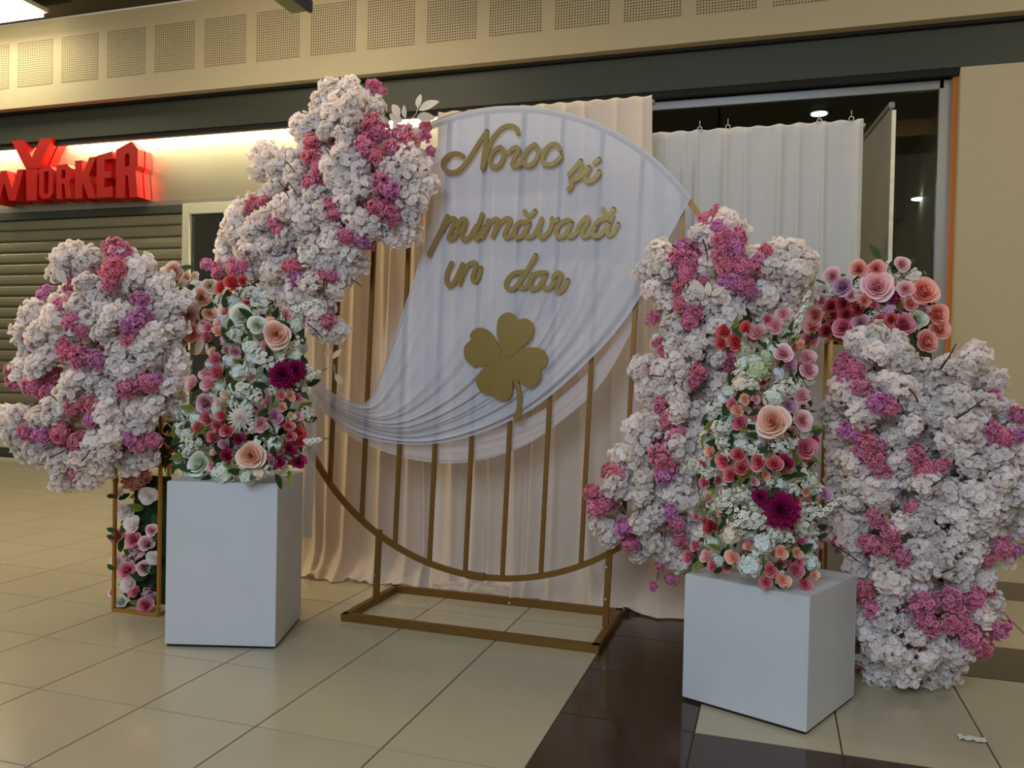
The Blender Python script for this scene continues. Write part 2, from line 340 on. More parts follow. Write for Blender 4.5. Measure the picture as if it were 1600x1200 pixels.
# added unseen baffle: cuts the warm strip to a shadow edge on the floor
q = MB(); q.box((-8, 2.3, 4.96), (4, 3.294, 5.0)); q.box((-8, 2.3, 5.0), (4, 2.34, 5.75)); q.box((-8, 3.45, 5.2), (4, 3.47, 5.75)); struct('added_light_baffle', q, M['wall'])
# overhead beam end
a = at(455, 21, 7.0); b_ = at(484, 24, 7.0)
t = thing('overhead_beam', 'green and navy metal beam end hanging above the perforated wall', 'beam', (a.x, 7.0, a.z))
q = MB(); q.box((a.x, 4.2, a.z), (b_.x-.02, 7.0, a.z+.02)); part('underside', q, M['greenmetal'], t, bevel=.003)
q = MB(); q.box((b_.x-.02, 4.2, a.z-.01), (b_.x+.02, 7.02, a.z+.10)); part('side_plate', q, M['navy'], t, bevel=.003)
q = MB(); q.box((a.x, 6.98, a.z+.02), (b_.x-.02, 7.0, a.z+.1)); part('end_plate', q, M['navy'], t, bevel=.003)
# ------------------------------------------------------------------ red shop letters
def cp(x, y): return at(x/5.3333, 180+y/5.3333, 8.37)
LET = [('W', [[(145,455),(197,450),(128,712),(75,712)]], [[(2,465),(50,460),(128,712),(75,712)]], [[(2,465),(50,460),(-10,735),(-60,735)]], [[(-110,470),(-60,466),(-10,735),(-60,735)]]),
 ('Y', [[(95,215),(190,208),(292,400),(300,440),(212,440)]], [[(335,195),(435,190),(318,440),(245,430),(245,385)]], [[(212,430),(305,425),(302,708),(218,712)]]),
 ('O', [[(355,425),(415,422),(443,455),(440,650),(410,690),(350,697),(325,665),(328,455)], [(370,470),(400,468),(405,480),(402,640),(395,655),(372,660),(365,645),(368,485)]]),
 ('R', [[(470,420),(560,405),(590,440),(590,530),(575,560),(598,690),(548,695),(535,570),(515,572),(515,697),(470,698)], [(512,455),(540,452),(545,465),(545,515),(535,528),(512,530)]]),
 ('K', [[(625,380),(685,375),(683,500),(745,352),(800,345),(740,500),(800,690),(735,692),(688,560),(683,692),(625,695)]]),
 ('E', [[(805,340),(935,300),(935,360),(870,370),(870,470),(925,465),(925,520),(870,525),(868,605),(935,590),(940,680),(805,690)]]),
 ('R', [[(965,290),(1090,218),(1148,280),(1148,420),(1130,460),(1145,680),(1080,683),(1065,500),(1045,500),(1040,685),(965,688)], [(1040,330),(1065,315),(1078,330),(1078,415),(1062,430),(1040,430)]])]
LD = ['leftmost in view, cut by the frame edge', 'tall and rising above the others', 'narrow with a slot opening', 'small, between the O and the K', 'between the small R and the E', 'between the K and the last R', 'large last letter on the right end']
for (ch, *polys), d in zip(LET, LD):
    c = cp(*polys[0][0][0]); q = MB()
    t = thing('sign_letter', 'red block letter %s of the shop sign, %s' % (ch, d), 'sign letter', (c.x, 8.37, 3.33), 'letters of the shop sign')
    for k_, loops in enumerate(polys): q.prism([[cp(*p)+Vector((0, .003*k_, 0)) for p in l] for l in loops], (0, .11, 0))
    part('letter_face', q, M['red'], t)
    q = MB()
    for k_, loops in enumerate(polys): q.prism([[cp(*p)+Vector((0, .13+.003*k_, 0)) for p in l] for l in loops], (0, .105, 0))
    part('letter_back', q, M['red'], t)
# ================================================================== CURTAINS
def fbm(x, s): return math.sin(x*1.7+s)+.6*math.sin(x*3.9+s*2.1)+.35*math.sin(x*8.3+s*.7)
def curtain(name, label, x0, x1, Y, ztop, m, seed, pud=.10, flare=0, thick=.035, group='backdrop curtains behind the hoop'):
    t = thing(name, label, 'curtain', ((x0+x1)/2, Y, 0), group)
    nx = int((x1-x0)/.007); zs = [ztop, ztop-.012, ztop-.04, ztop-.09, ztop-.16]+list(np.linspace(ztop-.28, .22, 22))+[.15, .10, .06, .035, .02, .012, .008]
    rs = np.random.RandomState(seed); pos = []; x = x0
    while x < x1: x += rs.uniform(.05, .19); pos.append((x, rs.uniform(.009, .018), rs.uniform(.35, 1.0), rs.uniform(-.05, .07)))
    P = []
    for k, z in enumerate(zs):
        g = 1-z/ztop; row = []
        for i in range(nx+1):
            x = x0+(x1-x0)*i/nx; y = 0
            for (fx, fw, fa, dr) in pos:
                dd = (x-fx-dr*g*g*1.6)/(fw*(1+.7*g))
                if abs(dd) < 3.2: y -= fa*math.exp(-abs(dd)**1.6)*(.034+.03*g)
            y += .007*fbm(x*9+g*1.3, seed)*(0.4+g)
            if k == 0: y *= .25
            zz = z+(.004*math.sin(x*60+seed) if k < 3 else 0)
            if z < .22:
                e = (.22-z)/.22; fold = .5+.5*fbm(x*4.3, seed+3)/1.9
                y -= pud*e*e*(.6+.8*fold); zz = z + .05*e*e*max(0, fbm(x*13+e*4, seed+5))*.35
            row.append((x+flare*max(0, (i/nx-.6)/.4)**1.5*g**1.5, Y+y, zz))
        P.append(row)
    q = MB(); q.grid(P); c = part('fabric', q, m, t, smooth=True)
    so = c.modifiers.new('thickness', 'SOLIDIFY'); so.thickness = .002
    q = MB(); q.tube([(x0-.01, Y+.022, ztop-.03), (x1+.01, Y+.022, ztop-.03)], .016, 10); part('crossbar', q, M['steel'], t, smooth=True)
    for xx in (x0+.02, x1-.02):
        q = MB(); q.tube([(xx, Y+.06, 0.01), (xx, Y+.06, ztop-.02)], .016, 10); q.disc((xx, Y+.16, 0), .14, 20, .012); part('upright', q, M['steel'], t, smooth=False)
    return t
curtain('backdrop_curtain', 'tall cream voile curtain directly behind the round gold frame', -1.90, -.66, 4.50, 2.79, M['curtain'], 3, pud=.07, flare=.26)
curtain('backdrop_curtain', 'warm lit cream curtain left of the tall one, behind the pink garland', -2.80, -1.86, 4.56, 2.60, M['curtain'], 11)
curtain('backdrop_curtain', 'lower voile curtain on the right, colour greyed for cool light, under the wire hooks', -.735, .415, 4.70, 2.645, M['curtaincool'], 21)
# crumpled knot of fabric at the curtain foot
q = MB(); P = []; c0 = (-1.55, 4.432)
for i in range(40):
    v = i/39; row = []
    for j in range(110):
        a = 2*math.pi*j/109; rr = math.cos(v*math.pi/2)**.7; ru = 1+.10*math.sin(a*5+v*5)+.07*math.sin(a*11-v*9)+.05*math.sin(a*19+v*14)
        row.append((c0[0]+.30*rr*ru*math.cos(a)+.02*math.sin(v*9), c0[1]+.028*rr*ru*math.sin(a), .004+.085*math.sin(v*math.pi/2)*(.70+.2*math.sin(a*3+v*8)+.13*math.sin(a*8+v*13))))
    P.append(row)
q.grid(P); tag(link('fabric_bundle', q.mesh('fabric_bundle', smooth=True), M['curtain']), 'crumpled knot of cream fabric on the floor behind the hoop stand', 'fabric')
# hooks on right curtain
for k, px in enumerate((1093, 1137, 1280, 1330)):
    P0 = at(px, 205, 4.68); x = P0.x
    z = 2.645; q = MB(); q.tube([(x, 4.69, z+.05), (x, 4.69, z+.015)], .0022, 6)
    q.tube([(x+.012*math.cos(a), 4.69, z+.004+.012*math.sin(a)) for a in np.linspace(-1.2, 4.3, 12)], .0025, 6)
    tag(link('wire_hook', q.mesh('wire_hook', smooth=True), M['screw']), 'small chrome wire hook on the right curtain top, %s from the left' % ('first', 'second', 'third', 'last')[k], 'hook', 'wire hooks on the right curtain')
# roll-up banner right of the curtain
t = thing('rollup_banner', 'tall narrow banner turned edge-on between the right curtain and the glass', 'banner', (.545, 5.35, 0))
A = Vector((.507, 5.69, 0)); B = Vector((.585, 5.0, 0)); H_ = 2.80
q = MB(); q.bar(A+Vector((0, 0, .09)), A+Vector((0, 0, .09)), .01, .01); q = MB()
d = (B-A).normalized(); n_ = Vector((d.y, -d.x, 0))
q.prism([[A+Vector((0, 0, .08)), B+Vector((0, 0, .08)), B+Vector((0, 0, H_)), A+Vector((0, 0, H_))]], n_*.006); part('banner_sheet', q, M['banner'], t)
q = MB(); q.prism([[B+Vector((0, 0, .08)), B+Vector((.02, 0, .08)), B+Vector((.02, 0, H_-.03)), B+Vector((0, 0, H_-.03))]], d*.006); part('printed_edge', q, M['bannerprint'], t, label='pale printed edge of the banner')
q = MB(); q.bar(A+Vector((0, 0, H_)), B+Vector((0, 0, H_)), .03, .035, Vector((0, 0, 1))); part('top_rail', q, M['steel'], t, bevel=.004)
q = MB(); q.tube([A+Vector((-.02, .01, .05)), A+Vector((-.02, .01, H_-.01))], .013, 10); part('support_pole', q, M['steel'], t, smooth=True)
q = MB(); q.bar(A+Vector((0, 0, .04)), B+Vector((0, 0, .04)), .12, .08, Vector((0, 0, 1))); part('base', q, M['steel'], t, bevel=.01)
# ================================================================== HOOP FRAME
RY, CX, CZ, RR = 4.08, -1.398, 1.429, 1.213
hoop = thing('round_frame', 'large round bronze-gold metal frame with vertical bars standing on a rectangular base', 'frame', (-1.4, RY, 0))
q = MB(); P = []; wd = .028; n = 160
for k in range(n+1):
    a = 2*math.pi*k/n; c, s = math.cos(a), math.sin(a); row = []
    for (dr, dy) in ((-wd/2, -.012), (wd/2, -.012), (wd/2, .012), (-wd/2, .012), (-wd/2, -.012)): row.append((CX+(RR+dr)*c, RY+dy, CZ+(RR+dr)*s))
    P.append(row)
q.grid(P); part('hoop', q, M['gold'], hoop)
LEAN = .030
for k in range(10):
    xm = -2.318+.2052*k   # x at z=1
    pts = []
    # intersect leaning line with circle
    for sgn in (-1, 1):
        z = CZ
        for _ in range(40):
            x = xm+LEAN*(z-1); dx = x-CX; z = CZ+sgn*math.sqrt(max(0, RR*RR-dx*dx))
        pts.append(Vector((xm+LEAN*(z-1), RY, z)))
    q = MB(); q.bar(pts[0], pts[1], .021, .02); part('bar', q, M['gold'], hoop)
FL, FR, BR_, BL_ = [Vector(v) for v in ((-2.06, 3.79, .02), (-.755, 3.775, .02), (-.755, 4.38, .02), (-2.06, 4.38, .02))]
for nm, a, b_ in (('base_rail', FL, FR), ('base_rail', BL_, BR_), ('base_rail', FL, BL_), ('base_rail', FR, BR_)):
    ex = (b_-a).normalized()*.019; q = MB(); q.bar(a-ex, b_+ex, .036, .036, Vector((0, 0, 1))); part(nm, q, M['gold'], hoop, bevel=.002)
for x, zt in ((-2.035, .40), (-.77, .40)):
    zt = CZ-math.sqrt(RR*RR-(x-CX)**2)
    q = MB(); q.bar((x, RY, .03), (x+.012, RY, zt+.02), .03, .026); lg = part('leg', q, M['gold'], hoop, bevel=.002)
    for z in (.17, .33): q = MB(); q.disc((x, RY-.016, z), .006, 10, .003); q.v = [(vx, RY-.014-(vz-z), z+(vy-(RY-.016))) for vx, vy, vz in q.v]; part('screw', q, M['screw'], lg)
q = MB(); a0 = math.radians(268)
for a in (math.radians(264.5), ): 
    pts = [(CX+(RR)*math.cos(b), RY, CZ+RR*math.sin(b)) for b in np.linspace(a, a+.085, 8)]
    for p0, p1 in zip(pts[:-1], pts[1:]): q.bar(p0, p1, .036, .03)
part('joint_sleeve', q, M['gold'], hoop)
# ================================================================== DRAPE
def cat(p, t):
    n = len(p)-1; x = min(max(t, 0), .99999)*n; i = int(x); f = x-i
    P0, P1, P2, P3 = [np.array(p[min(max(k, 0), n)], float) for k in (i-1, i, i+1, i+2)]
    return .5*((2*P1)+(-P0+P2)*f+(2*P0-5*P1+4*P2-P3)*f*f+(-P0+3*P1-3*P2+P3)*f**3)
def swag(curves, Yf, ns, nt, folds, amp, seed, y_off):
    P = []
    for i in range(nt+1):
        t = i/nt; ks = [cat(c, t) for c in curves]; row = []
        for j in range(ns+1):
            s = j/ns; p = cat(ks, s); g = min(1, t*1.15)
            e = math.sin(math.pi*min(1, max(0, s)))**.4
            ph = folds*s*2*math.pi+1.6*math.sin(s*9+seed)+.9*math.sin(t*3+s*5)
            y = amp*(.02+g**1.6)*(math.sin(ph)+.45*math.sin(ph*2.3+t*2+seed))*min(1, 2.2*(1-t)+.10)
            w_ = at(p[0], p[1], Yf-y_off-y-.012*math.sin(math.pi*t)**2)
            row.append(w_)
        P.append(row)
    return P
C5 = [[(699,188),(676,300),(657,400),(632,480),(604,560),(574,626),(535,622),(486,590)],
      [(790,176),(770,300),(748,410),(712,510),(662,592),(600,645),(540,636),(486,598)],
      [(880,180),(864,300),(842,420),(797,530),(727,612),(630,662),(545,648),(486,605)],
      [(985,224),(958,330),(922,440),(866,545),(776,632),(650,680),(548,660),(486,612)],
      [(1070,304),(1032,395),(990,480),(922,562),(820,646),(690,692),(562,682),(486,622)]]
drape = thing('draped_cloth', 'white sheer cloth swagged across the round gold frame and gathered to the left', 'drape', (-1.4, RY-.05, 1.0))
# arc top edge: enforce the arc between the curves at t=0 by dense curves
def arc_curve(s):
    ks = [np.array(c, float) for c in C5]; n = len(C5[0]); out = []
    for i in range(n): out.append(tuple(cat([c[i] for c in C5], s)))
    a0, a1 = math.radians(114.5), math.radians(35.5); a = a0+(a1-a0)*s
    x, y = proj((CX+(RR+.012)*math.cos(a), RY, CZ+(RR+.012)*math.sin(a))); out[0] = (x, y); return out
CC = [arc_curve(s) for s in np.linspace(0, 1, 21)]
P = swag(CC, RY, 360, 90, 8, .020, 1.0, .024)
# roll the top edge over the hoop
top = P[0]; over = [[Vector((p.x, RY+.02, p.z-.02)) for p in top], [Vector((p.x, RY+.008, p.z+.006)) for p in top], [Vector((p.x, RY-.012, p.z+.008)) for p in top]]
q = MB(); q.grid(over+P[0:]); part('front_swag', q, M['drape'], drape, smooth=True)
H5 = [[(1010,440),(955,540),(900,600),(830,650),(740,676),(640,676),(555,655),(486,605)],
      [(1006,465),(948,565),(893,628),(822,672),(730,695),(630,690),(548,664),(486,612)],
      [(1001,490),(945,592),(885,652),(812,700),(722,723),(632,715),(545,680),(488,625)]]
P = swag(H5, RY, 60, 90, 3, .008, 2.0, -.055)
q = MB(); q.grid(P); part('sheer_hem', q, M['hem'], drape, smooth=True, label='sheer lower hem layer hanging behind the bars')
q = MB(); P = []
for i in range(30):
    t = i/29; row = []
    for j in range(26):
        s = j/25; c = at(482, 615+t*225, 3.98); row.append((c.x+(s-.5)*(.07-.02*t)+.01*math.sin(t*5), 3.98+.02*math.sin(s*14+t*2), c.z))
    P.append(row)
q.grid(P); part('hanging_tail', q, M['drape'], drape, smooth=True, label='loose white cloth tail hanging behind the left pedestal')
# ------------------------------------------------------------------ lettering
def stroke_mesh(q, pts, wpx, Y, z3=.010):
    dense = []
    for i in range((len(pts)-1)*6+1): dense.append(cat(pts, i/((len(pts)-1)*6)) if i < (len(pts)-1)*6 else np.array(pts[-1], float))
    W = [at(650+p[0]/3.749, 170+p[1]/3.749, Y) for p in dense]; hw = wpx*mpp(W[0])/2
    L_, R_ = [], []
    for i, p in enumerate(W):
        d = W[min(i+1, len(W)-1)]-W[max(i-1, 0)]; d.y = 0
        if d.length < 1e-6: d = Vector((1, 0, 0))
        d.normalize(); n = Vector((-d.z, 0, d.x))*hw
        if i == 0: L_.append(p-d*hw*.7+n*.5); R_.append(p-d*hw*.7-n*.5)
        yo = Vector((0, .0022*i/len(W), 0)); L_.append(p+n+yo); R_.append(p-n+yo)
        if i == len(W)-1: L_.append(p+d*hw*.7+n*.5); R_.append(p+d*hw*.7-n*.5)
    D = Vector((0, z3, 0)); m = len(L_); v = []
    for a, b_ in zip(L_, R_): v += [a, b_, b_+D, a+D]
    fs = [(0, 1, 2, 3), ((m-1)*4+3, (m-1)*4+2, (m-1)*4+1, (m-1)*4)]
    for i in range(m-1):
        for k in range(4): fs.append((i*4+k, i*4+(k+1) % 4, (i+1)*4+(k+1) % 4, (i+1)*4+k))
    q.add(v, fs)
WORDS = [('Noroc', 'gold script word Noroc at the top of the white drape', {
  'N': [[(275,278),(240,262),(195,270),(160,305),(165,350),(210,372),(260,350),(310,290),(360,210),(415,128)], [(413,130),(402,230),(386,350)], [(393,340),(415,250),(450,170),(500,115),(545,98),(585,112),(596,145)]],
  'o': [[(482,225),(448,255),(430,305),(450,338),(490,325),(512,270),(497,225),(474,232)], [(500,245),(535,255),(562,238)]],
  'r': [[(560,238),(583,225),(598,240),(572,295),(562,328),(592,330),(628,300)]],
  'o2': [[(695,205),(652,240),(628,290),(642,330),(682,320),(712,270),(706,220),(686,210)], [(706,238),(735,250),(760,232)]],
  'c': [[(842,240),(822,207),(782,215),(747,265),(740,308),(770,325),(812,315),(852,272)]]}),
 ('si', 'small gold script word și at the right of the top word', {
  's': [[(895,385),(930,345),(965,300)], [(960,308),(970,350),(955,400),(925,418),(900,405)], [(905,425),(912,445),(890,475)]],
  'i': [[(930,415),(970,390),(1010,340)], [(1018,338),(988,395),(998,422),(1030,418),(1060,390),(1072,362)], [(1042,318),(1072,290)]]}),
 ('primavara', 'long gold script word primăvară across the middle of the drape', {
  'p': [[(185,625),(130,740),(72,856)], [(150,710),(185,660),(215,640),(228,662),(195,735),(192,762),(222,752),(258,690)]],
  'r': [[(240,690),(265,648),(288,650),(285,680),(265,730),(278,765),(312,748),(352,685)]],
  'i': [[(388,615),(365,675),(342,730),(350,760),(378,740),(402,690)]],
  'm': [[(425,650),(388,752)], [(392,745),(430,672),(465,645),(478,662),(445,750)], [(450,742),(490,672),(535,640),(550,660),(518,730),(530,755),(568,732)]],
  'a': [[(650,662),(602,665),(575,710),(582,750),(622,740),(658,672)], [(662,655),(640,728),(655,752),(690,735),(722,680)], [(635,598),(648,620),(675,622),(697,595)]],
  'v': [[(736,640),(722,690),(716,735),(742,750),(782,710),(797,655),(788,635),(810,658),(832,645)]],
  'a2': [[(895,650),(850,668),(820,715),(835,750),(872,735),(907,668)], [(910,655),(888,720),(900,747),(932,730),(962,680)]],
  'r2': [[(950,690),(985,645),(1002,635),(1005,660),(972,720),(980,747),(1012,735),(1050,690)]],
  'a3': [[(1120,640),(1070,655),(1035,705),(1040,742),(1082,735),(1128,670)], [(1152,622),(1122,700),(1125,737),(1152,727),(1183,672)], [(1093,583),(1105,610),(1135,615),(1158,583)]]}),
 ('in', 'short gold script word în at the left below the long word', {
  'i': [[(208,900),(180,968),(180,1020),(202,1035),(235,990),(272,908)]],
  'n': [[(272,908),(252,1025)], [(260,1000),(298,922),(338,900),(348,925),(330,990),(346,1012),(366,980),(378,930)]]}),
 ('dar', 'gold script word dar above the golden clover', {
  'd': [[(625,955),(570,965),(530,1010),(532,1048),(572,1050),(622,990),(702,855)], [(640,950),(608,1010),(610,1047),(645,1037),(682,970)]],
  'a': [[(748,958),(700,965),(668,1010),(672,1052),(712,1045),(758,975)], [(762,955),(740,1020),(755,1052),(790,1040),(812,995)]],
  'r': [[(800,990),(830,960),(850,980),(825,1040),(830,1072),(862,1055),(887,1000)]]})]
TY = RY-.062
for nm, lab, letters in WORDS:
    ctr = None
    for l in letters.values():
        ctr = ctr or at(650+l[0][0][0]/3.749, 170+l[0][0][1]/3.749, TY)
    t = thing('script_word', lab, 'lettering', ctr, 'gold script words on the drape')
    for i, (ch, strokes) in enumerate(letters.items()):
        q = MB()
        for k_, s_ in enumerate(strokes): stroke_mesh(q, s_, 7.3, TY+.0006*i+.0024*k_)
        part('letter_'+ch.rstrip('23').lower(), q, M['letter'], t)
# clover
def kp(x, y, Y=TY-.0): return at(700+x*.175, 470+y*.175, Y)
def smooth_poly(pts, n=4):
    m = len(pts); out = []
    for i in range(m):
        P0, P1, P2, P3 = [np.array(pts[(i+k) % m], float) for k in (-1, 0, 1, 2)]
        for j in range(n):
            f = j/n; out.append(.5*((2*P1)+(-P0+P2)*f+(2*P0-5*P1+4*P2-P3)*f*f+(-P0+3*P1-3*P2+P3)*f**3))
    return out
clov = thing('clover_cutout', 'golden four-leaf clover cutout low on the white drape', 'ornament', kp(520, 520))
LV = [[(545,500),(480,430),(440,330),(435,230),(455,150),(520,105),(580,115),(625,165),(690,155),(750,195),(765,250),(740,330),(660,410)],
 [(470,450),(420,340),(360,265),(280,240),(220,265),(195,310),(200,350),(150,400),(140,470),(165,540),(230,580),(330,572),(440,545)],
 [(450,520),(330,590),(260,670),(250,730),(290,810),(350,835),(395,840),(440,880),(500,890),(555,860),(575,780),(562,640)],
 [(540,490),(640,430),(760,415),(850,440),(885,510),(870,580),(830,610),(825,680),(790,740),(740,770),(670,750),(600,680),(560,620)]]
for i, l in enumerate(LV):
    q = MB(); q.prism([[kp(p[0], p[1], TY-.012+.001*i) for p in smooth_poly(l)]], (0, .012, 0)); part('leaf', q, M['letter'], clov)
q = MB(); q.prism([[kp(x, y, TY-.0085) for x, y in ((455,415),(545,465),(585,560),(570,655),(500,640),(415,545))]], (0, .010, 0)); part('centre', q, M['letter'], clov)
q = MB(); q.prism([[kp(p[0], p[1], TY-.007) for p in smooth_poly([(560,620),(600,670),(640,760),(655,880),(635,1060),(580,1045),(612,950),(605,800),(572,690)])]], (0, .010, 0)); part('stem', q, M['letter'], clov)
# ================================================================== PEDESTALS
def pedestal(name, lab, c4, h):
    cx = sum(p[0] for p in c4)/4; cy = sum(p[1] for p in c4)/4
    t = thing(name, lab, 'pedestal', (cx, cy, 0), 'white pedestals')
    lo = [Vector((x, y, .012)) for x, y in c4]; ti = .012
    for k in range(4):
        a, b_ = lo[k], lo[(k+1) % 4]; d = (b_-a).normalized(); n_ = Vector((-d.y, d.x, 0))
        a2, b2 = (a, b_) if k % 2 == 0 else (a+d*ti, b_-d*ti)
        q = MB(); q.prism([[a2, b2, b2+n_*ti, a2+n_*ti]], (0, 0, h-.012)); part('side_panel', q, M['ped'], t, bevel=.0015)
    q = MB(); q.prism([[Vector((p.x+(cx-p.x)*.002, p.y+(cy-p.y)*.002, h-.012)) for p in lo]], (0, 0, .014)); part('top_panel', q, M['ped'], t, bevel=.002)
    q = MB(); q.prism([[Vector((p.x+(cx-p.x)*.03, p.y+(cy-p.y)*.03, 0)) for p in lo]], (0, 0, .012)); part('base_plate', q, M['black'], t)
    return t
def quad(fl, fr, br): bl = (fl[0]+br[0]-fr[0], fl[1]+br[1]-fr[1]); return [fl, fr, br, bl]
LP = quad((-2.63, 3.14), (-2.143, 3.285), (-2.285, 3.73)); RP = quad((-.317, 3.352), (.144, 3.165), (.34, 3.60))
pedestal('display_pedestal', 'taller white box pedestal on the left', LP, .757)
pedestal('display_pedestal', 'lower white box pedestal on the right', RP, .50)
# ================================================================== FLOWER MESHES
def petal_grid(l, wd, cup, curl, nu, nv, seed, ruf=.0, notch=0, narrow=.35):
    """petal along +X, normal +Z. returns verts array and quads"""
    v = []; rs = np.random.RandomState(seed)
    ph = rs.uniform(0, 6.28, 3)
    for i in range(nv+1):
        t = i/nv; wv = wd*(narrow+(1-narrow)*math.sin(math.pi*min(1, t*.62+.12)))*(1 if t < .85 else .82)
        for j in range(nu+1):
            u = -1+2*j/nu; x = l*t*(1-.16*u*u*(t > .5)-notch*(1-abs(u))*(t > .9)); y = wv*u*.5
            z = cup*l*(u*u*.35+t*t*.9)-curl*l*max(0, t-.6)**2*3+ruf*l*t*(math.sin(u*4+ph[0]+t*3)+.6*math.sin(u*7+ph[1]))
            v.append((x, y, z))
    f = [(i*(nu+1)+j, i*(nu+1)+j+1, (i+1)*(nu+1)+j+1, (i+1)*(nu+1)+j) for i in range(nv) for j in range(nu)]
    return np.array(v), f
def rotz(v, a): c, s = math.cos(a), math.sin(a); return np.stack([v[:, 0]*c-v[:, 1]*s, v[:, 0]*s+v[:, 1]*c, v[:, 2]], 1)
def roty(v, a): c, s = math.cos(a), math.sin(a); return np.stack([v[:, 0]*c+v[:, 2]*s, v[:, 1], -v[:, 0]*s+v[:, 2]*c], 1)
def align(v, n, spin=0):
    q = Vector(n).to_track_quat('Z', 'Y') @ Quaternion((0, 0, 1), spin); R = np.array(q.to_matrix()); return v @ R.T
def fib(n, k, zmin=-.3):
    z = 1-(k+.5)/n*(1-zmin); a = k*2.399963; r = math.sqrt(max(0, 1-z*z)); return np.array((r*math.cos(a), r*math.sin(a), z))
def floret(r, layers, seed, ruf, nu=2, nv=2, np_=5, tc=0.):
    V, F, Tt = [], [], []; n = 0; rs = np.random.RandomState(seed)
    for li, (sc_, tilt) in enumerate(layers):
        for k in range(np_):
            v, f = petal_grid(r*sc_, r*sc_*1.25, .05, .10, nu, nv, seed*31+li*7+k, ruf, .12)
            tt = np.repeat(np.linspace(tc, 1, nv+1), nu+1)*(.45+.55*sc_)
            v = roty(v, -tilt+rs.uniform(-.15, .15)); v = rotz(v, 2*math.pi*k/np_+li*.7+rs.uniform(-.15, .15)); v[:, 2] += li*r*.05
            V.append(v); F += [tuple(i+n for i in q) for q in f]; Tt += list(tt); n += len(v)
    return np.concatenate(V), F, Tt
def cluster_mesh(name, R, nfl, fr, layers, seed, ruf, elong=1.0, np_=5, zmin=-.6, nu=2, nv=2, tc=0., jit=.12, jz=1., rmin=.62, on=.25):
    q = MB(); rs = np.random.RandomState(seed); lob = [rs.normal(0, 1, 3) for _ in range(4)]; lob = [l/np.linalg.norm(l) for l in lob]
    for k in range(nfl):
        d = fib(nfl, k, zmin)+rs.normal(0, jit, 3); d /= np.linalg.norm(d)
        v, f, t = floret(fr*rs.uniform(.75, 1.25), layers, seed*100+k, ruf, nu, nv, np_, tc)
        dn = d+rs.normal(0, on, 3); lump = 1+.22*max(0, max(float(d @ l) for l in lob)-.55)/.45 if rmin < .6 else 1
        v = align(v, dn, rs.uniform(0, 6))+d*R*lump*rs.uniform(rmin, 1.0)*np.array((elong, 1, jz)); q.add(v, f, t)
    return q.mesh(name, smooth=True, tattr=True, fixn=False)
# unit meshes: radius ~1
WHITE = [cluster_mesh('white_blossom', .76, 96, .27, [(1, .45), (.6, 1.0)], s, .14, 1.25, rmin=.30, on=.5, jit=.2) for s in range(1, 7)]
PINK = [cluster_mesh('pink_blossom', .76, 92, .25, [(1, .4), (.65, .95)], s, .18, 1.25, rmin=.30, on=.5, jit=.2) for s in range(11, 16)]
HYD = [cluster_mesh('hydrangea', .76, 46, .27, [(1, .2)], s, .05, 1, np_=4, zmin=-.2, tc=.1, jz=.7) for s in (21, 22)]
def wax(seed, nfl=46):
    q = MB(); rs = np.random.RandomState(seed)
    for k in range(nfl):
        d = fib(nfl, k, -.1)+rs.normal(0, .2, 3); d /= np.linalg.norm(d)
        v, f, t = floret(.20, [(1, .25)], seed*50+k, .03, 2, 2, 5, 0); t = [0 if x < .1 else 1 for x in t]
        c = d*rs.uniform(.2, .95)**.8; q.add(align(v, d+np.array((0, 0, .3)))+c, f, t)
    return q.mesh('waxflower', smooth=True, tattr=True, fixn=False)
WAX = [wax(s) for s in (31, 32, 33)]
def rose(seed, n=17, openness=1.0):
    q = MB(); rs = np.random.RandomState(seed); nu, nv = 8, 6
    for k in range(n):
        fr_ = k/(n-1); a = k*2.399963+rs.uniform(-.2, .2); Rt = .10+.80*fr_**.95; w_ = 1.75-.85*fr_; h_ = .78-.10*fr_-.42*openness*fr_**2.2
        V = []; tt = []
        for i in range(nv+1):
            t = i/nv
            for j in range(nu+1):
                u = -1+2*j/nu; te = t*(1-.20*abs(u)**2.5*(t > .35)); an = a+u*w_*(.5+.5*math.sin(math.pi*min(1, te*.7+.12)))
                rr = Rt*(.03+.89*math.sin(te*math.pi/2)**.8)+openness*(.05+.20*fr_**2)*max(0, te-.7)**1*3.0*.4+.025*math.sin(u*4+k)*te
                z = -.10*fr_*(1-te)+h_*te**(1.0)-(.05+.20*openness*fr_)*max(0, te-.72)**1.3*2.2*openness
                V.append((rr*math.cos(an), rr*math.sin(an), z)); tt.append(min(1, max(0, (te-.45)/.40)**1.2*(.75+.25*fr_)+.15*fr_))
        F = [(i*(nu+1)+j, i*(nu+1)+j+1, (i+1)*(nu+1)+j+1, (i+1)*(nu+1)+j) for i in range(nv) for j in range(nu)]; q.add(V, F, tt)
    return q.mesh('rose', smooth=True, tattr=True, fixn=False)
ROSE = [rose(s) for s in (41, 42, 43)]; BUD = [rose(s, 9, .3) for s in (44, 45)]
def dahlia(seed, layers=8, per=15, wd=.42, name='dahlia'):
    q = MB(); rs = np.random.RandomState(seed)
    for li in range(layers):
        fr_ = li/(layers-1); l = 1.0-.55*fr_
        for k in range(int(per*(1-.35*fr_))):
            v, f = petal_grid(l, wd*(1-.3*fr_), .2, .1, 2, 3, seed+li*40+k, .04, narrow=.5)
            v = roty(v, -(.05+1.15*fr_+rs.uniform(-.12, .12))); v = rotz(v, 2*math.pi*k/int(per*(1-.35*fr_))+li*.37+rs.uniform(-.08, .08)); v[:, 2] += .08*li
            q.add(v, f, np.repeat(np.linspace(0, 1, 4), 3)*(1-.4*fr_))
    return q.mesh(name, smooth=True, tattr=True, fixn=False)
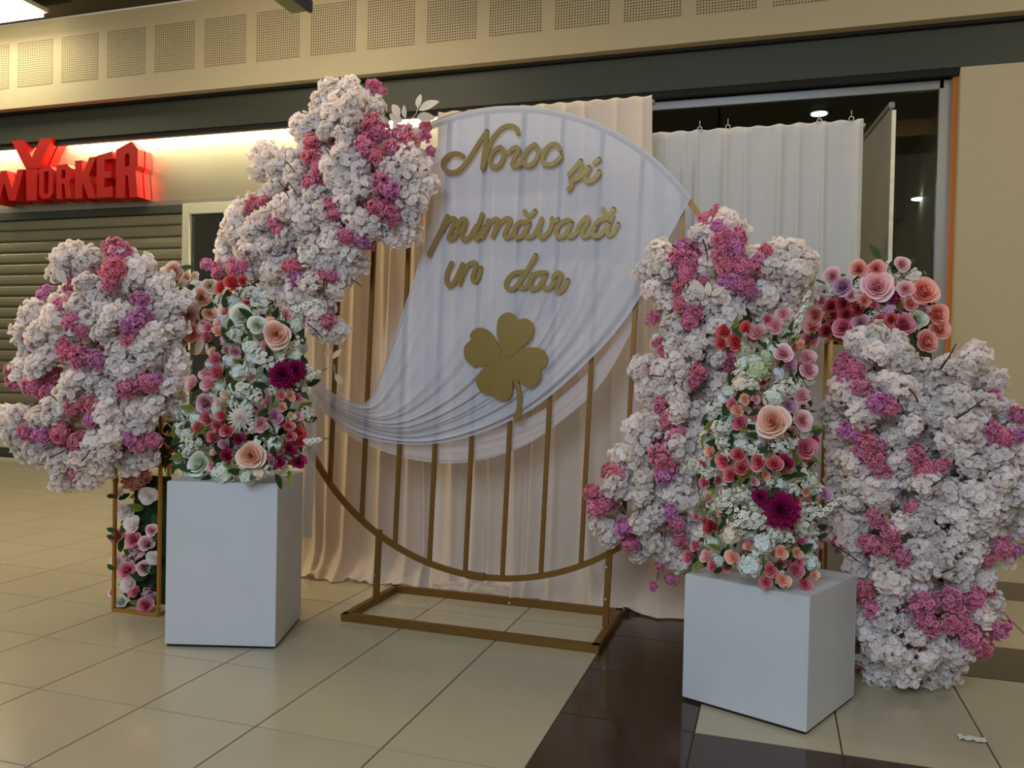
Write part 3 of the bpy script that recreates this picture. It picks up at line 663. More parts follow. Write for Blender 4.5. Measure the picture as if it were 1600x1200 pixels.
DAH = [dahlia(51)]; MUM = [dahlia(52, 8, 20, .13, 'chrysanthemum')]
def leaf_mesh(l=1, wd=.42, name='leaf', n=1):
    q = MB()
    for a in range(n):
        V = []; tt = []
        for i in range(7):
            t = i/6; w_ = wd*math.sin(math.pi*min(1, t*.95+.03))**.75*(1-.25*t)
            for u in (-1, 0, 1): V.append((l*t, w_*u*.5*1.25, -.18*l*t*t+.10*abs(u)*w_)); tt.append(.3 if u == 0 else 1)
        V = np.array(V); V = roty(V, -.5 if n > 1 else 0); V = rotz(V, a*2.399)
        q.add(V, [(i*3+j, i*3+j+1, (i+1)*3+j+1, (i+1)*3+j) for i in range(6) for j in range(2)], tt)
    return q.mesh(name, smooth=True, tattr=True, fixn=False)
LEAF = leaf_mesh()
def sprig_mesh():   # tapering waxflower spike along +Z of length 1
    q = MB(); q.tube([(0, 0, 0), (.02, 0, .5), (0, .02, 1)], .012, 5); q.t = [0]*len(q.v)
    g = len(q.v)
    for k in range(26):
        t = .05+k/26*.75; a = k*2.399; v, f, tt = floret(.10*(1-.45*t), [(1, .2)], k+900, .02, 2, 2, 5); tt = [0 if x < .1 else 1 for x in tt]
        d = np.array((math.cos(a), math.sin(a), .5)); q.add(align(v, d)+d*.13*(1-.5*t)+np.array((0, 0, t)), f, tt)
    return q.mesh('sprig', smooth=True, tattr=True, fixn=False)
SPRIG = sprig_mesh()
def tip_mesh():
    q = MB()
    for k in range(16):
        t = k/16; v, f = petal_grid(.10*(1-.6*t)+.02, .04, .2, 0, 2, 2, k, 0); v = roty(v, -.9); v = rotz(v, k*2.399); v[:, 2] += t*.35; q.add(v, f, [1]*len(v))
    return q.mesh('green_tip', smooth=True, tattr=True, fixn=False)
TIP = tip_mesh()
for me in WHITE+PINK+HYD+WAX+ROSE+BUD+DAH+MUM+[LEAF, SPRIG, TIP]: me.materials.append(M['f_white'])
def qto(n, spin): return Vector(n).to_track_quat('Z', 'Y') @ Quaternion((0, 0, 1), spin)
def inside(p, poly):
    x, y = p; c = False; n = len(poly)
    for i in range(n):
        (x0, y0), (x1, y1) = poly[i], poly[(i+1) % n]
        if (y0 > y) != (y1 > y) and x < (x1-x0)*(y-y0)/(y1-y0)+x0: c = not c
    return c
def edist(p, poly):
    m = 1e9; p = np.array(p, float); n = len(poly)
    for i in range(n):
        a = np.array(poly[i], float); b = np.array(poly[(i+1) % n], float); d = b-a; t = max(0, min(1, (p-a)@d/(d@d))); m = min(m, np.linalg.norm(p-a-d*t))
    return m
def scatter(poly, sp, rs, inset=0):
    xs = [p[0] for p in poly]; ys = [p[1] for p in poly]; out = []
    for _ in range(6000):
        p = (rs.uniform(min(xs), max(xs)), rs.uniform(min(ys), max(ys)))
        if not inside(p, poly) or (inset and edist(p, poly) < inset): continue
        if all((p[0]-a)**2+(p[1]-b)**2 > sp*sp for a, b in out): out.append(p)
    return out
def put(kind, meshes, colour, root, P, n, rpx, label=None, sc=None, rs=random):
    s = rpx*mpp(P); me = rs.choice(meshes) if isinstance(meshes, list) else meshes
    return link(kind, me, M[colour], root, P, qto(n, rs.uniform(0, 6.28)), (s, s, s) if sc is None else tuple(s*x for x in sc), label)
# ------------------------------------------------------------------ blossom bushes
TOCAM = (CP-Vector((-1, 3.6, 1.2))).normalized()
def bush(name, lab, cat_, loc, poly, pinks, Yc, th, D, seed, sp=25, rw=24, axis=None):
    rnd = random.Random(seed); rs = np.random.RandomState(seed)
    root = thing(name, lab, cat_, loc, 'pink and white blossom arrangements'); Yf = Yc if callable(Yc) else (lambda x, y: Yc)
    def depth(p, k=1.):
        d = edist(p, poly)/D; d = min(1, d) if inside(p, poly) else 0
        return Yf(*p)-k*th*math.sqrt(max(0, 1-(1-d)**2))
    xs = [p[0] for p in poly]; ys = [p[1] for p in poly]; cxy = at(sum(xs)/len(xs), sum(ys)/len(ys), Yf(sum(xs)/len(xs), sum(ys)/len(ys)))
    allp = []
    for (x, y, r) in pinks:
        P = at(x, y, depth((x, y))-.015); n = (P-cxy).normalized()*.8+Vector((0, -1, .35))
        c = rnd.choice(['f_pink', 'f_pink', 'f_orchid', 'f_rosepink'])
        put('pink_blossom', PINK, c, root, P, n, r*1.12, {'f_pink': 'bright pink', 'f_orchid': 'orchid pink', 'f_rosepink': 'rose pink'}[c]+' ruffled blossom cluster', rs=rnd); allp.append(P)
    for (x, y) in scatter(poly, sp, rs):
        if any((x-a)**2+(y-b)**2 < (r*.95+4)**2 for a, b, r in pinks): continue
        P = at(x, y, depth((x, y), rnd.uniform(.75, 1.1))); n = (P-cxy).normalized()*.9+Vector((rnd.uniform(-.5, .5), -1, rnd.uniform(-.2, .8)))
        put('white_blossom', WHITE, 'f_white', root, P, n, rw*rnd.uniform(.75, 1.15), rs=rnd); allp.append(P)
    for layer, (k, s2) in enumerate(((.35, 1.35), (-.25, 1.5), (-.8, 1.7))):
        for (x, y) in scatter(poly, sp*s2, rs, 14+8*layer):
            P = at(x, y, depth((x, y), k)); n = Vector((rnd.uniform(-1, 1), rnd.uniform(-1, .3) if k > 0 else rnd.uniform(-.2, 1), rnd.uniform(-.3, 1)))
            if rnd.random() < .2: put('pink_blossom', PINK, 'f_pink', root, P, n, rw*.9, 'bright pink ruffled blossom cluster', rs=rnd)
            else: put('white_blossom', WHITE, 'f_white', root, P, n, rw*1.1, rs=rnd)
    return root, allp, cxy
def twig(root, pts, r=.0035):
    q = MB(); q.tube(pts, r, 6, r*.5); part('twig', q, M['wood'], root, smooth=True)
def twigs_from(root, allp, centre, rnd, n, Yback):
    for P in rnd.sample(allp, min(n, len(allp))):
        d = P-centre; a = centre+d*.35; a.y = max(a.y, P.y+.02)
        m = (a+P)/2+Vector((rnd.uniform(-.03, .03), 0, rnd.uniform(-.03, .03))); e = P+(P-a)*.12
        twig(root, [a, m, P, e])
polyA = [(85,400),(120,392),(165,392),(205,385),(212,415),(250,425),(285,455),(290,520),(285,590),(265,650),(252,690),(238,715),(180,735),(130,760),(100,750),(65,712),(15,685),(5,655),(22,625),(50,620),(35,600),(28,560),(55,545),(35,520),(34,485),(60,470),(95,450)]
pinkA = [(186,392,21),(176,420,19),(170,446,13),(68,460,14),(97,480,16),(113,503,15),(127,517,10),(220,467,14),(215,502,22),(200,527,13),(103,547,17),(127,558,18),(152,563,14),(13,577,9),(20,597,12),(53,600,17),(73,613,12),(197,607,17),(230,598,16),(246,592,9),(113,637,15),(143,633,16),(143,655,13),(43,675,15),(67,680,14),(93,677,15),(120,690,15),(213,693,15),(240,687,13),(200,683,12)]
rtA, pA, cA = bush('blossom_bush', 'pink and white blossom bush at the far left, in front of the grey shutter', 'flowers', (-3.12, 3.45, 0), polyA, pinkA, 3.42, .24, 110, 101)
polyB = [(500,135),(525,125),(580,130),(600,160),(605,190),(650,205),(665,235),(670,290),(655,325),(640,370),(600,380),(570,395),(545,435),(530,470),(525,530),(505,530),(475,495),(440,465),(400,440),(340,440),(325,425),(350,400),(352,375),(370,345),(370,318),(400,300),(400,265),(415,235),(445,245),(470,230),(468,190),(495,180)]
pinkB = [(583,133,12),(597,143,9),(577,192,16),(591,205,17),(572,224,17),(577,237,13),(628,208,15),(639,219,15),(664,195,11),(665,213,10),(615,232,15),(593,243,15),(673,237,9),(644,235,10),(487,224,16),(487,245,16),(497,261,14),(487,283,14),(599,288,17),(615,296,16),(521,320,14),(524,333,14),(588,325,17),(609,331,17),(615,341,12),(393,320,13),(412,315,10),(428,347,11),(436,360,10),(540,368,14),(567,373,16),(575,381,11),(323,413,11),(340,423,13),(367,420,15),(380,417,11),(457,417,15),(463,433,14),(503,430,13),(515,430,14),(513,503,13),(463,537,11)]
rtB, pB, cB = bush('blossom_garland', 'pink and white blossom garland climbing the upper left of the round frame', 'flowers', (-2.2, 3.95, 1.6), polyB, pinkB, lambda x, y: 3.93, .16, 75, 102, sp=23, rw=23)
polyC = [(1100,350),(1125,340),(1165,355),(1205,385),(1245,385),(1262,405),(1270,440),(1250,475),(1235,500),(1190,510),(1150,560),(1130,620),(1115,700),(1095,760),(1095,855),(1060,865),(1055,905),(1025,895),(1020,870),(965,860),(930,835),(915,790),(925,755),(975,705),(980,665),(1010,640),(1012,610),(992,598),(992,580),(1025,560),(1010,490),(1003,450),(1006,425),(1018,390),(1060,375)]
pinkC = [(1119,329,10),(1103,340,12),(1121,353,11),(1129,372,15),(1153,369,15),(1132,393,17),(1151,388,15),(1132,412,17),(1156,415,16),(1175,417,15),(1188,407,12),(1196,391,12),(1140,439,17),(1161,444,16),(1172,455,13),(1065,385,12),(1060,404,17),(1079,409,15),(1073,425,16),(1060,447,12),(1065,471,17),(1081,481,18),(1081,500,17),(1100,439,9),(1020,497,12),(1028,535,9),(1039,548,12),(1045,567,9),(1140,556,12),(1137,575,10),(1092,580,14),(1084,593,13),(1033,633,13),(1045,655,15),(1058,677,13),(1036,718,20),(1039,740,18),(1048,800,12),(1058,820,14),(1061,842,13),(950,735,13),(925,770,15),(930,795,14),(945,790,13),(965,740,13),(975,825,15),(985,850,13),(1030,885,8),(1020,915,8),(1050,905,11)]
rtC, pC, cC = bush('blossom_garland', 'pink and white blossom garland hung on the right side of the round frame', 'flowers', (-.45, 3.9, .6), polyC, pinkC, lambda x, y: 3.95, .20, 80, 103, sp=24, rw=23)
polyD = [(1305,575),(1325,550),(1345,525),(1385,520),(1415,555),(1450,595),(1470,560),(1500,545),(1530,545),(1545,580),(1565,630),(1620,650),(1650,720),(1610,790),(1590,830),(1585,870),(1555,890),(1545,925),(1570,975),(1550,1010),(1510,1030),(1465,1055),(1400,1068),(1355,1055),(1345,1030),(1325,950),(1330,900),(1300,850),(1295,760),(1310,700),(1300,630)]
pinkD = [(1318,569,17),(1337,577,15),(1345,601,17),(1323,591,15),(1371,628,17),(1390,636,15),(1323,668,14),(1339,676,15),(1355,689,15),(1374,695,11),(1590,649,13),(1550,673,16),(1566,681,15),(1592,679,13),(1350,705,17),(1368,715,16),(1375,732,14),(1431,708,15),(1445,732,16),(1469,729,14),(1424,792,11),(1392,834,16),(1357,848,15),(1375,855,15),(1410,869,15),(1312,848,13),(1368,810,14),(1329,914,17),(1350,925,18),(1361,950,14),(1441,946,21),(1452,974,19),(1487,939,21),(1522,935,18),(1543,921,12),(1494,974,19),(1515,995,19),(1560,984,18),(1536,1016,15),(1567,855,16),(1543,876,10),(1585,862,12),(1347,1033,12),(1571,690,12)]
rtD, pD, cD = bush('blossom_bush', 'large pink and white blossom bush at the far right, reaching down to the floor', 'flowers', (.75, 3.8, 0), polyD, pinkD, 3.86, .26, 110, 104, sp=26, rw=25)
rnd = random.Random(5)
for rt, pp, c, n in ((rtA, pA, cA, 18), (rtB, pB, cB, 22), (rtC, pC, cC, 22), (rtD, pD, cD, 24)): twigs_from(rt, pp, c, rnd, n, 0)
for rt, Y, ls in ((rtA, 3.09, [((78,715),(110,698)),((128,720),(140,703)),((176,726),(181,745)),((76,615),(89,627)),((42,632),(55,634))]), (rtB, 3.69, [((434,281),(452,310)),((446,252),(461,270)),((450,285),(463,305)),((480,505),(505,530)),((508,232),(515,244)),((548,436),(565,448))]),
                  (rtC, 3.66, [((1098,374),(1106,408)),((1050,383),(1061,391)),((1018,430),(1032,429)),((1201,430),(1208,423)),((1015,587),(1038,588))]), (rtD, 3.51, [((1356,560),(1370,571)),((1469,577),(1494,537)),((1494,654),(1538,623)),((1420,607),(1435,628)),((1465,668),(1472,676)),((1455,760),(1480,741)),((1300,850),(1345,880)),((1470,895),(1495,885))])):
    for a, b_ in ls: twig(rt, [at(*a, Y), at((a[0]+b_[0])/2+2, (a[1]+b_[1])/2, Y+.0), at(*b_, Y)], .0042)
# rods that carry the bushes
q = MB(); q.tube([(-3.262, 3.68, .70), (-3.30, 3.60, .95), (cA.x, cA.y+.1, cA.z)], .010, 8); part('support_rod', q, M['gold'], rtA, smooth=True)
g_ = ray(1400, 1045); g_ = CP+g_*(-CAMH/g_.z)
q = MB(); q.tube([(g_.x, g_.y, 0), (g_.x+.02, g_.y+.02, .5), (cD.x, cD.y+.05, cD.z)], .012, 8); part('support_rod', q, M['gold'], rtD, smooth=True)
# cream leaf sprigs
def leaf_sprig(root, stem, leaves, Y, r=.0022):
    pts = [at(x, y, Y) for x, y in stem]; q = MB(); q.tube(pts, r, 5); part('leaf_stem', q, M['creamleaf'], root, smooth=True)
    for (x, y, x2, y2) in leaves:
        a = at(x, y, Y); b_ = at(x2, y2, Y); d = b_-a; l = d.length; dq = d.to_track_quat('X', 'Z')
        # leaf lies in the facing plane
        xa = d.normalized(); za = Vector((0, -1, 0)); ya = za.cross(xa).normalized(); za = xa.cross(ya)
        q_ = Matrix((xa, ya, za)).transposed().to_quaternion() @ Quaternion((1, 0, 0), random.uniform(-.5, .5))
        link('cream_leaf', LEAF, M['creamleaf'], root, a, q_, (l, l*1.15, l), 'pale cream pointed leaf')
leaf_sprig(rtB, [(622,215),(638,192),(650,178),(656,160)], [(653,168,655,146),(655,172,683,155),(652,182,678,184),(634,184,628,164),(625,180,611,162),(628,190,606,178),(636,192,645,206),(620,205,615,188)], 3.84)
leaf_sprig(rtB, [(405,272),(390,268)], [(405,272,380,266),(412,262,396,250)], 3.80)
leaf_sprig(rtA, [(108,425),(90,415),(70,402)], [(96,420,68,398),(90,418,100,442),(85,412,72,420)], 3.30)
leaf_sprig(rtC, [(1098,470),(1108,455)], [(1096,468,1086,435),(1108,462,1104,440),(1112,462,1130,448),(1112,466,1122,474)], 3.70)
leaf_sprig(rtC, [(1262,412),(1275,418)], [(1255,418,1272,408),(1252,425,1272,425)], 3.70)
leaf_sprig(rtB, [(348,380),(362,370)], [(350,376,338,382),(356,372,352,362),(372,402,360,385),(368,398,378,412)], 3.78)
leaf_sprig(rtB, [(522,570),(524,590)], [(524,585,534,600),(520,560,532,545),(518,548,505,556)], 3.9)
leaf_sprig(rtC, [(1020,845),(1028,835)], [(1022,850,1014,862),(1030,845,1036,858)], 3.72)
# ================================================================== MIXED ARRANGEMENTS
KN = dict(R=('rose', ROSE), B=('spray_rose', BUD), D=('dahlia', DAH), M=('chrysanthemum', MUM), H=('hydrangea', HYD), W=('waxflower', WAX), C=('carnation', PINK))
def arrange(root, items, cax, Yfn, seed, poly=None, leaves=60, fill=0, fillk=('W', 'H', 'B'), fillc=None, leafc='leaf', zc=None):
    rnd = random.Random(seed); rs = np.random.RandomState(seed)
    for it in items:
        k, x, y, r, c = it; nm, ms_ = KN[k]; P = at(x, y, Yfn(x, y)-(.02 if k in 'RBDM' else 0))
        n = Vector((P.x-cax[0], (P.y-cax[1])*.6-.12, .05+(P.z-(zc or P.z-.05))*.5)).normalized()+(CP-P).normalized()*.9+Vector((rnd.uniform(-.25, .25), 0, rnd.uniform(-.2, .3)))
        s = {'R': 1.12, 'B': 1.35, 'D': 1.0, 'M': 1.0, 'H': 1.1, 'W': 1.1, 'C': 1.1}[k]
        put(nm, ms_, 'f_'+c, root, P, n, r*s, '%s %s' % (CN[c] if k != 'W' else 'small white', nm.replace('_', ' ')), rs=rnd)
    if poly:
        for (x, y) in scatter(poly, 12, rs, 4)[:leaves]:
            P = at(x, y, Yfn(x, y)+.015); n = Vector((rnd.uniform(-1, 1), rnd.uniform(-1, -.2), rnd.uniform(-.6, 1)))
            s = rnd.uniform(20, 34)*mpp(P)*.9
            link('leaf', LEAF, M[leafc if rnd.random() < .85 else 'lightleaf'], root, P, qto(n, rnd.uniform(0, 6)), s)
        if fill:
            for (x, y) in scatter(poly, fill, rs, 8):
                if any((x-i[1])**2+(y-i[2])**2 < (i[3]*.7+3)**2 for i in items): continue
                k = rnd.choice(fillk); c = 'snow' if k == 'W' else rnd.choice(fillc or ['mint', 'ice']) if k == 'H' else rnd.choice(['peach', 'pinky', 'blush', 'redwhite'])
                P = at(x, y, Yfn(x, y)+.02); nm, ms_ = KN[k]
                put(nm, ms_, 'f_'+c, root, P, Vector((rnd.uniform(-.5, .5), -1, rnd.uniform(0, .6))), {'W': 15, 'H': 15, 'B': 10}[k], '%s %s' % (CN[c], nm.replace('_', ' ')), rs=rnd)
            for (x, y) in scatter(poly, fill*1.3, rs, 14):   # back side
                k = rnd.choice(['H', 'R', 'W']); c = 'snow' if k == 'W' else rnd.choice(['mint', 'ice', 'cream', 'blush'])
                P = at(x, y, cax[1]+.06); nm, ms_ = KN[k]
                put(nm, ms_, 'f_'+c, root, P, Vector((rnd.uniform(-.5, .5), 1, rnd.uniform(-.3, .6))), 19, '%s %s' % (CN[c], nm.replace('_', ' ')), rs=rnd)
def spr(root, a, b_, Y, w_=1.0):
    A_ = at(*a, Y); B_ = at(*b_, Y-.03); d = B_-A_; l = d.length
    o = link('waxflower_sprig', SPRIG, M['f_snow'], root, A_, d.to_track_quat('Z', 'Y'), (l*w_*.62, l*w_*.62, l*.85), 'spike of small white flowers')
    link('green_tip', TIP, M['lightleaf'], o, A_+d*.80, d.to_track_quat('Z', 'Y'), (l*.9, l*.9, l*.6)) if False else None
    t_ = bpy.data.objects.new('green_tip', TIP); COL.objects.link(t_); t_.parent = o; t_.location = (0, 0, .88); t_.scale = (.9, .9, .8)
    t_.material_slots[0].link = 'OBJECT'; t_.material_slots[0].material = M['lightleaf']
polyE = [(345,445),(370,438),(420,455),(448,485),(475,505),(484,560),(484,620),(475,700),(472,738),(430,745),(280,745),(270,700),(275,655),(298,640),(303,600),(325,560),(332,500),(335,460)]
E_ = [('B',365,443,13,'coral'),('B',348,450,10,'coral'),('B',380,440,8,'coral'),('R',378,495,21,'mint'),('R',403,509,17,'mint'),('R',432,523,24,'peach'),('B',341,518,8,'peach'),('B',327,513,8,'pinky'),('B',325,527,9,'pinky'),('B',368,550,9,'mauve'),('B',354,547,7,'mauve'),('B',339,562,10,'pinky'),('B',340,583,12,'pinky'),('B',305,600,12,'blush'),('B',328,600,12,'blush'),('B',322,585,9,'blush'),('R',322,630,17,'mauve'),('B',354,617,8,'cream'),('B',343,630,8,'cream'),
 ('D',441,587,24,'burgundy'),('D',460,580,20,'burgundy'),('B',440,619,8,'salmon'),('B',454,619,8,'peach'),('B',441,637,8,'peach'),('B',465,622,7,'pinky'),('B',429,652,12,'lilac'),('B',408,663,12,'blush'),('B',455,651,7,'cream'),('B',466,650,7,'blush'),('B',325,655,11,'redwhite'),('B',347,650,9,'redwhite'),('B',340,666,9,'redwhite'),('B',355,673,11,'redwhite'),('B',334,684,10,'redwhite'),('B',312,670,9,'coral'),('M',378,653,23,'white'),('B',373,687,10,'magenta'),('B',355,713,11,'magenta'),('B',352,695,9,'mauve'),
 ('R',392,712,24,'peach'),('R',313,725,21,'mint'),('H',350,738,21,'mint'),('H',295,740,15,'mint'),('H',387,743,15,'mint'),('H',405,738,14,'cream'),('B',451,666,9,'redwhite'),('B',453,682,9,'redwhite'),('B',468,677,10,'coral'),('B',470,692,9,'coral'),('B',453,703,11,'magenta'),('B',437,722,10,'magenta'),('B',467,723,12,'magenta'),('B',425,723,7,'mauve'),
 ('W',383,455,14,'snow'),('W',407,477,16,'snow'),('W',415,465,10,'snow'),('W',290,643,17,'snow'),('W',307,690,15,'snow'),('W',285,665,14,'snow'),('W',412,560,18,'snow'),('W',427,572,14,'snow'),('W',383,607,17,'snow'),('W',400,622,14,'snow'),('B',447,493,9,'blush'),('W',449,495,13,'snow'),('W',428,610,9,'snow'),('W',480,580,12,'snow'),('W',480,647,13,'snow'),('W',487,693,9,'snow'),('W',400,667,12,'snow'),('H',430,693,14,'ice'),('H',368,522,14,'ice'),('H',373,582,15,'ice'),('H',392,540,16,'mint'),('H',395,560,14,'ice'),('W',447,540,12,'snow')]
def yE(x, y): return 3.20+.20*min(1, abs(x-385)/105)**2+(.10 if y < 500 else 0)
rtE = thing('flower_arrangement', 'tall mixed rose and white flower arrangement on the left pedestal', 'flowers', (-2.38, 3.43, .757), 'arrangements on the pedestals')
arrange(rtE, E_, (-2.38, 3.45), yE, 201, polyE, 220, 17)
spr(rtE, (455,488), (520,462), 3.25, .9); spr(rtE, (478,592), (512,575), 3.32, 1.1); spr(rtE, (475,692), (515,684), 3.30, 1.1); spr(rtE, (305,700), (262,662), 3.15, 1.0)
polyF = [(1135,515),(1150,505),(1225,500),(1260,535),(1275,580),(1265,640),(1270,700),(1275,760),(1300,775),(1285,810),(1285,850),(1280,895),(1250,912),(1190,905),(1090,892),(1078,870),(1085,830),(1105,790),(1085,740),(1090,690),(1100,640),(1125,610),(1155,575)]
F_ = [('H',1185,578,22,'green'),('H',1196,556,13,'green'),('H',1180,563,14,'mint'),('B',1133,519,12,'coral'),('B',1151,535,13,'coral'),('B',1128,537,10,'coral'),('B',1167,515,11,'coral'),('B',1184,521,13,'blush'),('B',1212,511,13,'blush'),('B',1224,491,11,'blush'),('R',1224,553,17,'blush'),('B',1259,560,13,'blush'),('R',1263,580,16,'blush'),('B',1233,575,12,'mauve'),('B',1199,500,8,'pinky'),
 ('R',1207,660,29,'peach'),('R',1253,658,18,'blush'),('B',1231,635,12,'lilac'),('B',1253,620,13,'blush'),('B',1256,702,17,'pinky'),('B',1270,690,9,'magenta'),('B',1164,625,9,'peach'),('B',1153,642,10,'peach'),('B',1156,661,12,'pinky'),('B',1145,633,9,'pinky'),
 ('B',1131,721,12,'redwhite'),('B',1154,711,12,'redwhite'),('B',1159,732,13,'redwhite'),('B',1142,743,12,'redwhite'),('B',1186,723,13,'redwhite'),('B',1210,725,13,'redwhite'),('B',1227,725,13,'magenta'),('D',1220,797,32,'burgundy'),('D',1188,776,14,'burgundy'),('B',1113,824,12,'deep'),('B',1098,728,9,'pinky'),('B',1110,705,9,'peach'),('B',1102,756,9,'pinky'),('B',1107,778,9,'blush'),('B',1088,807,6,'pinky'),
 ('B',1088,853,9,'pinky'),('B',1079,872,11,'pinky'),('B',1106,870,11,'blush'),('B',1115,886,9,'pinky'),('B',1146,872,12,'peach'),('B',1220,864,11,'peach'),('B',1245,865,9,'peach'),('B',1204,891,11,'pinky'),('B',1243,892,12,'pinky'),('B',1248,880,8,'pinky'),('B',1223,908,12,'peach'),('B',1197,911,10,'pinky'),('B',1257,913,11,'pinky'),('B',1272,900,8,'peach'),
 ('H',1172,883,22,'ice'),('H',1194,848,20,'ice'),('H',1268,880,15,'ice'),('H',1268,851,12,'ice'),('H',1207,622,18,'mint'),('H',1155,600,14,'cream'),('W',1128,671,18,'snow'),('W',1118,640,15,'snow'),('W',1130,693,13,'snow'),('W',1216,695,17,'snow'),('W',1080,728,13,'snow'),('W',1134,788,18,'snow'),('W',1159,813,21,'snow'),('W',1185,812,20,'snow'),('H',1140,835,17,'cream'),('W',1260,747,18,'snow'),('W',1276,765,12,'snow'),('W',1266,800,18,'snow'),('W',1254,823,17,'snow'),('W',1210,835,15,'snow'),('W',1160,772,14,'snow'),('W',1204,756,8,'snow'),('W',1230,840,13,'snow'),('B',1285,772,12,'lilac'),('H',1186,718,12,'ice')]
def yF(x, y): return 3.22+.16*min(1, abs(x-1185)/100)**2+(.10 if y < 600 else 0)
rtF = thing('flower_arrangement', 'tall mixed arrangement with a large peach rose on the right pedestal', 'flowers', (.01, 3.38, .50), 'arrangements on the pedestals')
arrange(rtF, F_, (.01, 3.42), yF, 202, polyF, 240, 17)
spr(rtF, (1270,812), (1340,762), 3.22, .8); spr(rtF, (1232,545), (1278,420), 3.42, .55); spr(rtF, (1105,745), (1068,700), 3.3, 1.0)
# gold columns
def column_stand(name, lab, x0, x1, y0, y1, h, group='gold column stands'):
    t = thing(name, lab, 'stand', ((x0+x1)/2, (y0+y1)/2, 0), group); w_ = .016
    for x in (x0, x1):
        for y in (y0, y1): q = MB(); q.bar((x, y, 0), (x, y, h), w_, w_); part('post', q, M['brightgold'], t, bevel=.001)
    for z in (w_/2, h-w_/2):
        for a, b_ in (((x0, y0), (x1, y0)), ((x0, y1), (x1, y1)), ((x0, y0), (x0, y1)), ((x1, y0), (x1, y1))): q = MB(); q.bar((*a, z), (*b_, z), w_, w_, Vector((.1, .2, 1))); part('rail', q, M['brightgold'], t)
    return t
hL = at(251, 545, 3.5).z; column_stand('gold_column', 'tall gold-framed column at the left filled with roses', -3.255, -2.972, 3.50, 3.90, hL)
# flowers filling the lower left column
rtI = thing('column_flowers', 'pink and white rose filling inside the left gold column', 'flowers', (-3.11, 3.6, .02))
polyI = [(178,742),(250,735),(250,955),(176,950)]
I_ = [('C',208,750,17,'salmon'),('C',224,745,13,'salmon'),('R',185,772,12,'white'),('R',233,775,16,'white'),('R',197,797,16,'white'),('R',207,820,15,'white'),('R',237,829,11,'blush'),('R',184,839,13,'pinky'),('R',209,843,14,'pinky'),('R',230,850,14,'blush'),('C',208,865,14,'blush'),('R',240,871,12,'white'),('R',184,877,13,'white'),('R',199,891,15,'pinky'),('R',225,888,13,'blush'),('R',203,912,15,'white'),('B',213,925,10,'pinky'),('R',177,925,9,'blush'),('C',233,930,12,'mauve'),('R',228,946,15,'pinky'),('R',190,940,11,'ice'),('C',250,690,13,'salmon'),('B',262,706,9,'pinky'),('R',248,714,11,'blush'),('B',265,722,8,'peach')]
arrange(rtI, I_, (-3.11, 3.7), lambda x, y: 3.56, 205, polyI, 60, 0)
q = MB(); q.box((-3.225, 3.60, .03), (-3.02, 3.64, .70)); part('foam_core', q, M['leaf'], rtI)
for k in range(26):
    rr_ = random.uniform
    P = at(rr_(246, 275), rr_(672, 738), 3.5); link('leaf', LEAF, M['leaf'], rtI, P, qto((rr_(-.6, .6), -1, rr_(-.3, .6)), rr_(0, 6)), .07)
for z, s_ in ((.32, 1), (.5, 1), (.28, 1), (.12, 1)):
    P = Vector((-3.245, 3.49, z+.1)); link('leaf', LEAF, M['leaf'], rtI, P, qto((.2, -1, .3), 2.6+z), .055)
# left dome
rtG = thing('rose_dome', 'peach and cream rose cluster topping the left gold column', 'flowers', (-3.1, 3.6, hL), 'rose domes on the gold columns')
G_ = [('R',237,422,13,'cream'),('R',273,424,16,'peach'),('R',240,444,20,'cream'),('H',283,450,11,'green'),('B',290,465,10,'peach'),('R',295,492,15,'blush'),('R',315,465,18,'peach'),('R',300,520,16,'salmon'),('R',257,483,16,'lilac'),('R',328,447,14,'cream'),('R',328,490,14,'peach'),('B',304,432,7,'cream'),('B',292,434,6,'peach'),('R',272,505,15,'blush'),('R',286,530,13,'peach'),('B',270,462,9,'green'),('R',318,512,13,'blush')]
arrange(rtG, G_, (-3.05, 3.75), lambda x, y: 3.52, 206, [(228,425),(275,412),(325,440),(335,500),(310,535),(270,540),(240,500)], 30, 20)
leaf_sprig(rtG, [(318,535),(322,530)], [(318,530,302,555),(322,535,326,560),(318,520,310,505)], 3.45)
q = MB(); P0 = at(285, 480, 3.62); q.tube([(P0.x, 3.62, hL-.02), (P0.x, 3.62, P0.z)], .03, 8); part('foam_core', q, M['leaf'], rtG)
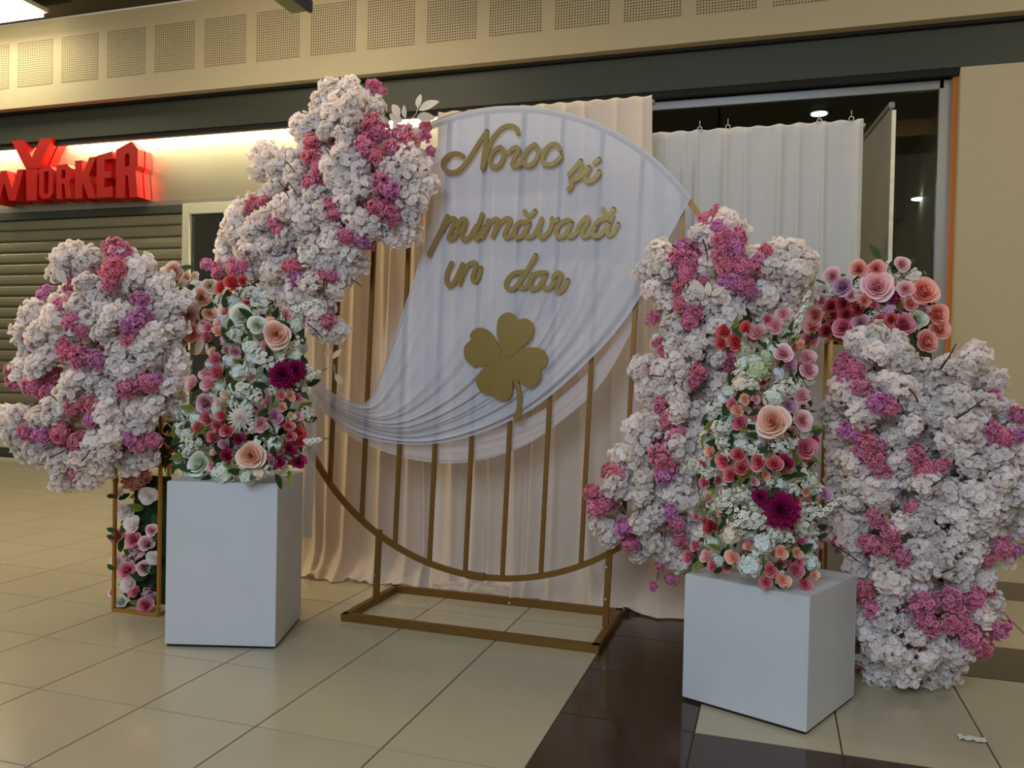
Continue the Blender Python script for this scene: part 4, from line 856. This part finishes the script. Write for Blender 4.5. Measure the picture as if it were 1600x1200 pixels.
# right column + crescent dome
a = at(1297, 600, 3.98); b_ = at(1418, 560, 3.98); hR = at(1350, 528, 3.98).z
column_stand('gold_column', 'tall gold-framed column behind the right blossom bush', a.x, b_.x, 3.98, 4.36, hR)
rtH = thing('rose_dome', 'crescent of pink and salmon roses topping the right gold column', 'flowers', ((a.x+b_.x)/2, 4.1, hR), 'rose domes on the gold columns')
H_ = [(k, x, y, r*1.13 if k == 'R' else r, c) for k, x, y, r, c in [('R',1370,448,24,'blush'),('R',1317,448,16,'lilac'),('R',1301,432,14,'blush'),('R',1342,421,14,'salmon'),('R',1369,420,14,'salmon'),('R',1409,413,12,'blush'),('R',1441,457,23,'salmon'),('R',1274,493,15,'salmon'),('R',1270,511,14,'salmon'),('R',1299,479,12,'deep'),('R',1318,475,12,'deep'),('R',1322,492,12,'deep'),('R',1301,493,11,'deep'),('R',1318,511,17,'pinky'),('R',1345,505,14,'mauve'),('B',1341,483,11,'deep'),('R',1411,508,18,'pinky'),('R',1393,500,11,'coral'),('R',1433,500,15,'mint'),('R',1463,492,18,'salmon'),('R',1466,514,17,'salmon'),('R',1446,535,18,'salmon'),('R',1265,532,15,'pinky'),('B',1365,477,7,'pinky'),('C',1395,465,10,'magenta'),('H',1390,482,12,'lilac'),('B',1441,484,9,'mauve'),('W',1337,457,15,'snow'),('W',1345,445,10,'snow'),('W',1430,433,15,'snow'),('W',1400,432,9,'snow'),('W',1300,457,11,'snow'),('B',1375,500,10,'pinky'),('R',1362,515,14,'deep'),('R',1388,520,13,'pinky'),('R',1292,518,12,'deep'),('R',1330,462,11,'blush'),('R',1415,452,13,'blush'),('R',1350,470,11,'salmon'),('R',1422,475,12,'salmon'),('B',1385,437,9,'cream'),('R',1284,470,12,'blush')]]
arrange(rtH, H_, ((a.x+b_.x)/2, 4.12), lambda x, y: 3.92+.10*min(1, abs(x-1370)/110)**2, 207, [(1262,500),(1280,440),(1335,420),(1395,410),(1440,432),(1472,480),(1470,540),(1440,540),(1410,520),(1290,525),(1262,535)], 130, 18)
for x, y, an in ((1388,415,.3),(1395,428,1.2),(1375,405,2)): link('leaf', LEAF, M['leaf'], rtH, at(x, y, 3.9), qto((.2, -1, .3), an), .085)
q = MB(); P0 = at(1355, 505, 4.1); q.tube([(P0.x, 4.12, hR-.02), (P0.x, 4.12, P0.z+.02)], .05, 10); part('foam_core', q, M['leaf'], rtH)
# dried thistle head beside the garland
t = thing('thistle_head', 'dark dried thistle head above the left pedestal flowers', 'flower', at(388, 405, 3.72)); P = at(388, 398, 3.72)
put('flower_head', MUM, 'f_mauve', t, P, (0, -1, .6), 9)
q = MB(); q.tube([at(388, 400, 3.73), at(396, 425, 3.73), at(400, 440, 3.75)], .0025, 6); part('stem', q, M['wood'], t, smooth=True)
# scrap of paper on the floor
P0 = CP+ray(1519, 1157)*(-CAMH/ray(1519, 1157).z); q = MB()
q.grid([[(P0.x-.045+.09*i/8, P0.y-.02+.04*j/4+.006*math.sin(i*1.9), .004+.006*abs(math.sin(i*1.3+j*.9))) for j in range(5)] for i in range(9)])
tag(link('fallen_petal', q.mesh('fallen_petal', smooth=True), M['paper']), 'small white crumpled petal lying on the cream tiles at the lower right', 'petal')
